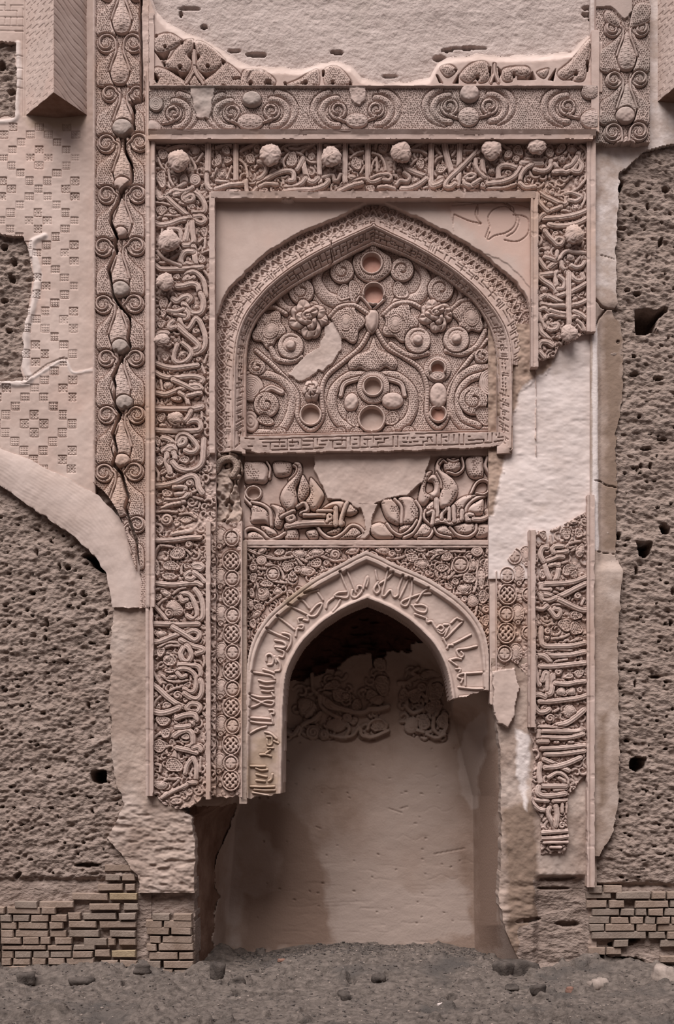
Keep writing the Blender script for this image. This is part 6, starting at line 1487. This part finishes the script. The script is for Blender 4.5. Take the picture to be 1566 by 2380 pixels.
# ================================================================ lower spandrels and arch ring
ls = Panel('spandrel_relief', 566, 1258, 1150, 1560, 1.25, -0.055, -0.042, M_STUCCO, 0.1)
ls.tendrils(-0.004, 190, 5.0)
ls.block(565, 1260, 5.22, """
V7 60,90 150,130 300,180 430,200 560,180 650,170 760,230 ; V6 270,270 400,290 470,360 490,440 ; V6 280,320 320,440 430,480 520,490 ; V6 200,320 280,320 ; V6 640,180 700,260 780,330 ; V6 760,120 770,230 ; V6 780,200 900,160 1010,190 1100,220 1230,210 ; V6 170,500 190,620 240,700 ; V6 330,710 450,620
F 690,140,86,60 ; F 880,125,98.9,52 ; F 1070,95,90.3,44 ; S 1115,150,60 ; F 1330,95,107.5,41.6,-18 ; D 440,120,81.7,41.6,-10 ; F 220,110,64.5,40,-30 ; D 530,290,73.1,80 ; D 880,255,77.4,62.4 ; F 740,345,150.5,56,15 ; D 600,430,73.1,52 ; D 290,500,90.3,44,10 ; D 115,430,47.3,72 ; F 250,620,81.7,84 ; S 225,590,45 ; D 200,790,68.8,56 ; F 90,760,43,84 ; F 160,880,77.4,36,-40 ; D 120,990,43,72 ; E 220,220,65,58 ; F 420,600,73.1,44 ; O 360,380,85 ; S 120,310,50 ; D 100,610,34.4,72 ; S 1010,250,40 ; S 600,385,40 ; D 60,1120,24.08,56 ; S 660,330,45
""", False, (0.0, -0.002, 0.0), 1.0)
ls.block(850, 1260, 5.22, """
V6 800,200 860,150 1000,110 1200,110 ; V6 1050,330 1060,250 1150,190 1280,170 ; V6 950,430 1150,400 1280,330 ; V6 1000,440 1130,310 ; V6 1110,620 1230,610 ; V6 1360,230 1340,520 1310,600 ; V6 260,190 400,190 500,150 ; V6 700,160 760,280 ; V6 1280,170 1260,330 ; V6 1330,880 1350,780
F 210,92,107.5,44 ; S 400,80,52 ; D 570,190,81.7,62.4 ; F 690,265,90.3,60 ; F 640,60,116.1,41.6,15 ; F 900,100,116.1,41.6 ; D 1060,60,107.5,30.4 ; D 990,170,73.1,57.6 ; D 920,310,73.1,57.6 ; E 1350,110,75,62 ; D 1260,440,90.3,65.6 ; D 1090,480,53.32,42.656 ; F 1180,560,81.7,57.6 ; F 1310,280,44.72,76 ; D 1465,330,49.88,120 ; F 1405,420,51.6,136 ; D 1430,650,77.4,84 ; F 1300,720,81.7,76 ; S 1465,820,52 ; D 1450,950,53.32,84 ; O 1150,270,105 ; S 760,370,40 ; D 1010,540,60.2,36,30 ; S 1200,690,40 ; S 320,140,45 ; F 1490,110,38.7,48 ; D 1480,1080,24.08,40
""", False, (0.0, -0.002, 0.0), 1.0)
m_ = (ls.Y < 1267) | (ls.X < 573) | (ls.X > 1144)
ls.H[m_] = 0.004; ls.L[m_] = 0
ls.erode(0.003)
ro = half(RING_OUT_L, RING_OUT_R)
rin = inpoly(ls.X, ls.Y, np.vstack([ro, [[1132, 1900], [570, 1900]]]))
dro, _, _ = pdist(ls.X, ls.Y, ro)
ls.cut(~(rin & (dro > 8)))
ls.build('pair of lace-like leaf spandrels above the lower niche arch', 'panel')

rg = Panel('niche_arch', 560, 1272, 1150, 1872, 1.4, 0.0, 0, M_PLAIN, 0.24)
ri = half(RING_IN_L, RING_IN_R)
d1, _, _ = pdist(rg.X, rg.Y, ro); d2, _, _ = pdist(rg.X, rg.Y, ri)
in_o = inpoly(rg.X, rg.Y, np.vstack([ro, [[1134, 2000], [570, 2000]]])); in_i = inpoly(rg.X, rg.Y, np.vstack([ri, [[1053, 2000], [652, 2000]]]))
rw = np.interp(rg.Y, [1280, 1400, 1500, 1600, 1700], [19, 19, 16, 10, 6])
outer = sstep(rw + 5, rw - 1, d1)
rg.H = -0.045 + 0.045 * outer - 0.012 * np.exp(-((d1 - rw * 0.5) / 1.2) ** 2) * (rg.Y < 1560)
rg.H += 0.026 * sstep(11, 4, d2)
rg.H += 0.006 * fbm(rg.X, rg.Y, 50, None, 3, 1)
LT = []
def r1(t): return [(560 + float(a.split(',')[0]) / 5.669, 1440 + float(a.split(',')[1]) / 5.669) for a in t.split()]
def r2(t): return [(570 + float(a.split(',')[0]) / 5.22, 1290 + float(a.split(',')[1]) / 5.22) for a in t.split()]
def r3(t): return [(850 + float(a.split(',')[0]) / 5.22, 1290 + float(a.split(',')[1]) / 5.22) for a in t.split()]
for f, txt in [(r1, "350,140 450,185 560,230 620,250;560,170 640,200 655,260 640,340 600,395;450,270 540,280 585,310 570,350 450,350;470,380 560,420 550,490 500,480;330,540 330,470 380,450 420,500 410,580 350,590;470,520 510,580 510,660 450,675;440,480 460,560;290,655 380,680 430,700;150,690 280,710 400,735 440,780;230,795 320,820 440,810;250,870 330,885 420,880;270,935 350,945 420,935;120,985 220,1015 330,1020 420,1010;130,1030 220,1070 310,1110 400,1125 425,1080 340,1065 270,1090 200,1130 120,1155;370,1190 420,1190 430,1240 390,1240 410,1330 420,1370;120,1290 260,1300 380,1310;120,1340 230,1360 400,1370;110,1500 220,1440 330,1405;310,1480 380,1500 460,1570;340,1540 400,1550 400,1640 350,1650 340,1580;430,1600 490,1630;350,1690 420,1690;250,1780 330,1780 390,1800;330,1760 380,1720;120,1930 220,1935 310,1935;190,1960 260,1985 340,1980;200,2040 330,2070;200,2120 310,2130;360,2130 400,2100 410,2040;120,2200 280,2205 430,2200;170,2240 300,2250 440,2250;400,960 430,1010;150,2280 260,2300 360,2320"),
               (r2, "1150,200 1200,330 1250,450 1230,510 1130,500 1080,490 1130,450 1220,440;1235,190 1290,320 1340,450;1300,420 1290,490 1340,510 1410,440 1410,380 1370,370 1360,410;1430,410 1480,260 1490,310 1470,380;980,640 1000,570 1070,510;1150,540 1110,620 1060,680;520,600 620,650 720,700 800,740 870,710 930,590 870,600 790,690;700,780 760,790 750,730 ;650,830 640,770 690,760;650,850 700,850 690,890 630,890 610,980;390,740 480,810 590,900;260,890 370,950 500,1000;450,940 540,970 550,1060 500,1150;360,1030 450,1050 490,1090 460,1120 360,1110;720,460 800,435 880,420;650,530 700,550 770,640;880,450 940,540"),
               (r3, "120,180 130,250 150,320;150,320 100,410 130,460 170,420 150,340;330,210 260,280 170,340;270,170 240,300 200,470 230,490 300,420 340,500 390,480 400,400 450,250;520,280 470,400 410,520;560,290 560,420 540,520 500,610 440,600 440,560 520,520 660,470 790,460;760,400 690,450 620,560;560,600 620,670 720,690 740,630 680,600 600,600;600,710 680,740 730,760;740,770 750,810 800,800 830,850 880,920 930,950 980,900;870,880 910,850 950,880 920,920 880,900;1010,870 960,980;1180,800 1080,900 990,990 940,1020;1110,760 1180,790;1280,960 1150,1030 1050,1080;940,1000 980,1080 1000,1130;1060,1090 1010,1090 990,1130;1350,1100 1230,1130 1110,1150 1150,1240 1190,1210 1160,1170;1020,1270 1100,1250 1160,1260;1030,1280 1110,1340;1100,1380 1150,1380 1140,1420;1420,1420 1280,1430 1150,1440 1120,1480 1160,1500;1210,1440 1210,1590;1130,1600 1300,1620 1430,1620;1160,1550 1180,1500;1150,1720 1270,1710;950,840 1000,840;1040,820 1090,770")]:
    for t in txt.split(';'):
        t = t.strip()
        if t: rg.stroke(f(t), 5.8, -0.024, 'letter', 'round', 1.4, 0.004)
rg.stain('brown', noisy_in(rg.X, rg.Y, [(572, 1700), (650, 1690), (652, 1860), (568, 1860)], 14, 40, 2), 40); rg.stain('brown', noisy_in(rg.X, rg.Y, [(640, 1360), (760, 1330), (700, 1440), (640, 1470)], 10, 30, 3) - 12, 40)
rg.erode(0.003)
lb = 1852 + 8 * fbm(rg.X, rg.Y, 18, None, 3, 3) - 10 * sstep(630, 650, rg.X); rb = 1622 + 5 * fbm(rg.X, rg.Y, 14, None, 3, 2) - 0.25 * (rg.X - 1060)
so = np.where(in_o, d1, -d1); si = np.where(in_i, -d2, d2)
rg.H -= 0.25 * sstep(0.0, 2.6, -so) + 0.25 * sstep(0.0, 2.6, -si)
rg.cut((so > -4) & (si > -4)); rg.cutsd(np.where(rg.X < 800, lb - rg.Y, rb - rg.Y))
rg.build('lower pointed arch ring lettered in slender raised Arabic script, its feet broken off', 'arch')

# ================================================================ knotwork columns
def column(x0, x1, y0, y1, ks_, rs_, side, label, cutf, xoff):
    p = Panel('knotwork_column', x0, y0, x1, y1, 1.25, 0.035, -0.036, M_STUCCO, 0.14)
    wd = x1 - x0
    for i, (kx, ky) in enumerate(ks_):
        hx = x0 + 4 if side < 0 else x1 - 4
        p.ell(hx, ky, 15, 17, 0, -0.006, 'O', 'half_rosette')
        p.ell(kx, ky, 22, 25, 0, 0.002, 'K')
    for (kx, ky) in rs_:
        fx = kx + (26 if side > 0 else -26)
        p.ell(fx, ky - 2, 16, 23, 0, -0.008, 'F', 'fan_leaf')
        p.ell(kx, ky, 18, 20, 0, -0.004, 'O', 'ring_rosette')
        p.ell(fx + side * 2, ky + 20, 6, 6, 0, -0.006, 'S')
    p.filler(-0.03, -0.018)
    e = (p.X < x0 + 3) | (p.X > x1 - 3)
    p.H[e] = 0.002; p.L[e] = 0
    p.erode(0.005, 16)
    wob = 0.5 + 0.5 * fbm(p.X, p.Y, 50, None, 2, 4)
    p.cutsd(cutf(p.X, p.Y))
    return p.build(label, 'column')
column(488, 562, 1206, 1870, [(537, 1303), (537, 1387), (538, 1472), (538, 1558), (538, 1644), (537, 1731), (536, 1814)], [(538, 1250), (539, 1344), (540, 1430), (540, 1516), (540, 1601), (540, 1687), (536, 1774)], -1,
       'tall left engaged column of knot medallions chained with small rings', lambda X, Y: np.minimum(Y - 1212 - 4 * fbm(X, Y, 16), 1852 + 8 * fbm(X, Y, 14, None, 3, 2) - Y), 0)
column(1152, 1232, 1236, 1700, [(1180, 1381), (1177, 1471)], [(1179, 1336), (1177, 1427), (1173, 1519), (1196, 1292)], 1,
       'short right engaged column of knot medallions with torn ends', lambda X, Y: 0.75 * np.minimum(Y - np.interp(X, [1152, 1165, 1190, 1215, 1232], [1330, 1312, 1288, 1256, 1242]) - 4 * fbm(X, Y, 12), np.interp(X, [1152, 1170, 1200, 1216, 1232], [1580, 1548, 1540, 1560, 1600]) + 7 * fbm(X, Y, 12, None, 3, 2) - Y), 0)
bar('column_edging', 556, 1256, 573, 1868, 0.01, 'flat plaster strip between the left column and the lower arch', lambda t: -0.01 * t, 1.0, m=M_NICHE, cat='edging')
bar('column_edging', 1138, 1256, 1158, 1690, 0.0, 'flat plaster strip between the lower arch and the right column', None, 1.0, m=M_PLAIN, cat='edging', keep=lambda X, Y: Y < 1640 + 6 * fbm(X, Y, 10))

# ---------------------------------------------------------------- torn plaster at the right foot of the niche
rj = Panel('jamb_plaster', 1136, 1530, 1392, 2300, 2.0, 0.0, 0, M_JAMB, 0.25)
rj.H += 0.026 * fbm(rj.X, rj.Y, 60, 80, 4, 2) + 0.006 * fbm(rj.X, rj.Y, 12, None, 3, 4)
rj.H -= 0.06 * sstep(2030, 2050, rj.Y) * sstep(2270, 2240, rj.Y) * sstep(1236, 1256, rj.X) * sstep(1370, 1350, rj.X)
rj.H += 0.022 * fbm(rj.X, rj.Y, 40, 18, 4, 5) * sstep(2030, 2060, rj.Y)
l_m = rj.new('rough_core', M_MUD); rj.L[noisy_in(rj.X, rj.Y, [(1236, 2046), (1368, 2040), (1372, 2310), (1196, 2310), (1206, 2160), (1250, 2140)], 8, 24, 1) > 0] = l_m
l_c = rj.new('cement_knob', M_PLAIN); kn = noisy_in(rj.X, rj.Y, [(1146, 1560), (1196, 1552), (1204, 1600), (1196, 1660), (1180, 1690), (1156, 1680), (1142, 1640)], 4, 18) > 0
rj.H[kn] = 0.05 + 0.008 * fbm(rj.X, rj.Y, 30)[kn]; rj.L[kn] = l_c
slit(rj, 1300, 2042, 44, 6, .05, -3); slit(rj, 1290, 2066, 40, 4, .05); slit(rj, 1230, 2140, 30, 6, .05, -6); slit(rj, 1320, 2150, 34, 7, .06)
rj.stain('pale', noisy_in(rj.X, rj.Y, [(1196, 1690), (1230, 1710), (1232, 1800), (1220, 1880), (1204, 1830)], 7, 16, 5), 10); rj.stain('brown', noisy_in(rj.X, rj.Y, [(1170, 1880), (1240, 1860), (1256, 2040), (1260, 2300), (1180, 2300)], 9, 30, 4), 18)
lf = np.interp(rj.Y, [1530, 1640, 1700, 1760, 1950, 2100, 2180, 2230, 2300], [1142, 1146, 1158, 1164, 1166, 1160, 1182, 1206, 1210]) + 4 * fbm(rj.X, rj.Y, 18, None, 3, 3)
rj.cutsd(np.minimum(rj.X - lf, 1386 - rj.X))
rj.build('torn plaster and exposed core down the right jamb of the niche', 'plaster')

# ================================================================ loose stones
ST_ = [(1205, 2268, 0.10, 0.13, 'flat-topped clod overhanging a dark hollow at the right of the earth heap', M_CLOD, (1.4, .7, .55)), (1172, 2282, 0.28, 0.07, 'rounded grey clod under the overhanging clod', M_CLOD, (1, .8, .8)),
       (1325, 2322, 0.9, 0.035, 'small red brick fragment on the earth at lower right', M_REDSTONE, (1, .8, .7)), (1388, 2318, 0.8, 0.07, 'pale rounded stone near the red brick fragment', None, (1, .8, .7)),
       (1246, 2340, 1.2, 0.055, 'dark pointed stone on the earth left of the red fragment', M_CLOD, (1, .7, .7)), (880, 2300, 0.6, 0.05, 'dark lump on the crest of the earth heap', M_CLOD, (1, .8, .8)),
       (800, 2336, 1.1, 0.06, 'broad dark clod low in the middle of the earth heap', M_CLOD, (1.4, .8, .5)), (975, 2312, 0.8, 0.045, 'flat dark sliver right of the crest of the earth heap', M_CLOD, (1.6, .7, .4)),
       (508, 2318, 0.45, 0.07, 'tall dark clod beside the foot of the brick stub', M_CLOD, (.7, .7, 1.1)), (548, 2336, 0.6, 0.05, 'low dark clod right of the tall clod', M_CLOD, (1.3, .8, .6)),
       (655, 2232, -0.2, 0.022, 'tiny reddish chip lying at the back of the niche', M_REDSTONE, (1.4, .8, .6)), (1545, 2330, 0.7, 0.11, 'large pale stone at the lower right corner', None, (1.1, .8, .7)),
       (1190, 2316, 0.8, 0.05, 'dark flat stone in front of the overhanging clod', M_CLOD, (1.5, .8, .5)), (1024, 2352, 1.5, 0.022, 'small white pebble on the grey earth', M_WHITE, (1, .8, .7)),
       (60, 2330, 0.4, 0.08, 'broad dusty clod at the lower left corner', M_CLOD, (1.3, .8, .6)), (190, 2340, 0.5, 0.065, 'dusty clod below the broken brick courses', M_CLOD, (1.2, .8, .6)), (330, 2322, 0.35, 0.06, 'dusty clod at the foot of the left wall near the stub', M_CLOD, (1.2, .8, .6))]
for i, (px, py, yf, r, lab, m, sq) in enumerate(ST_):
    stone(px, py, yf, r, lab, m, sq, i)
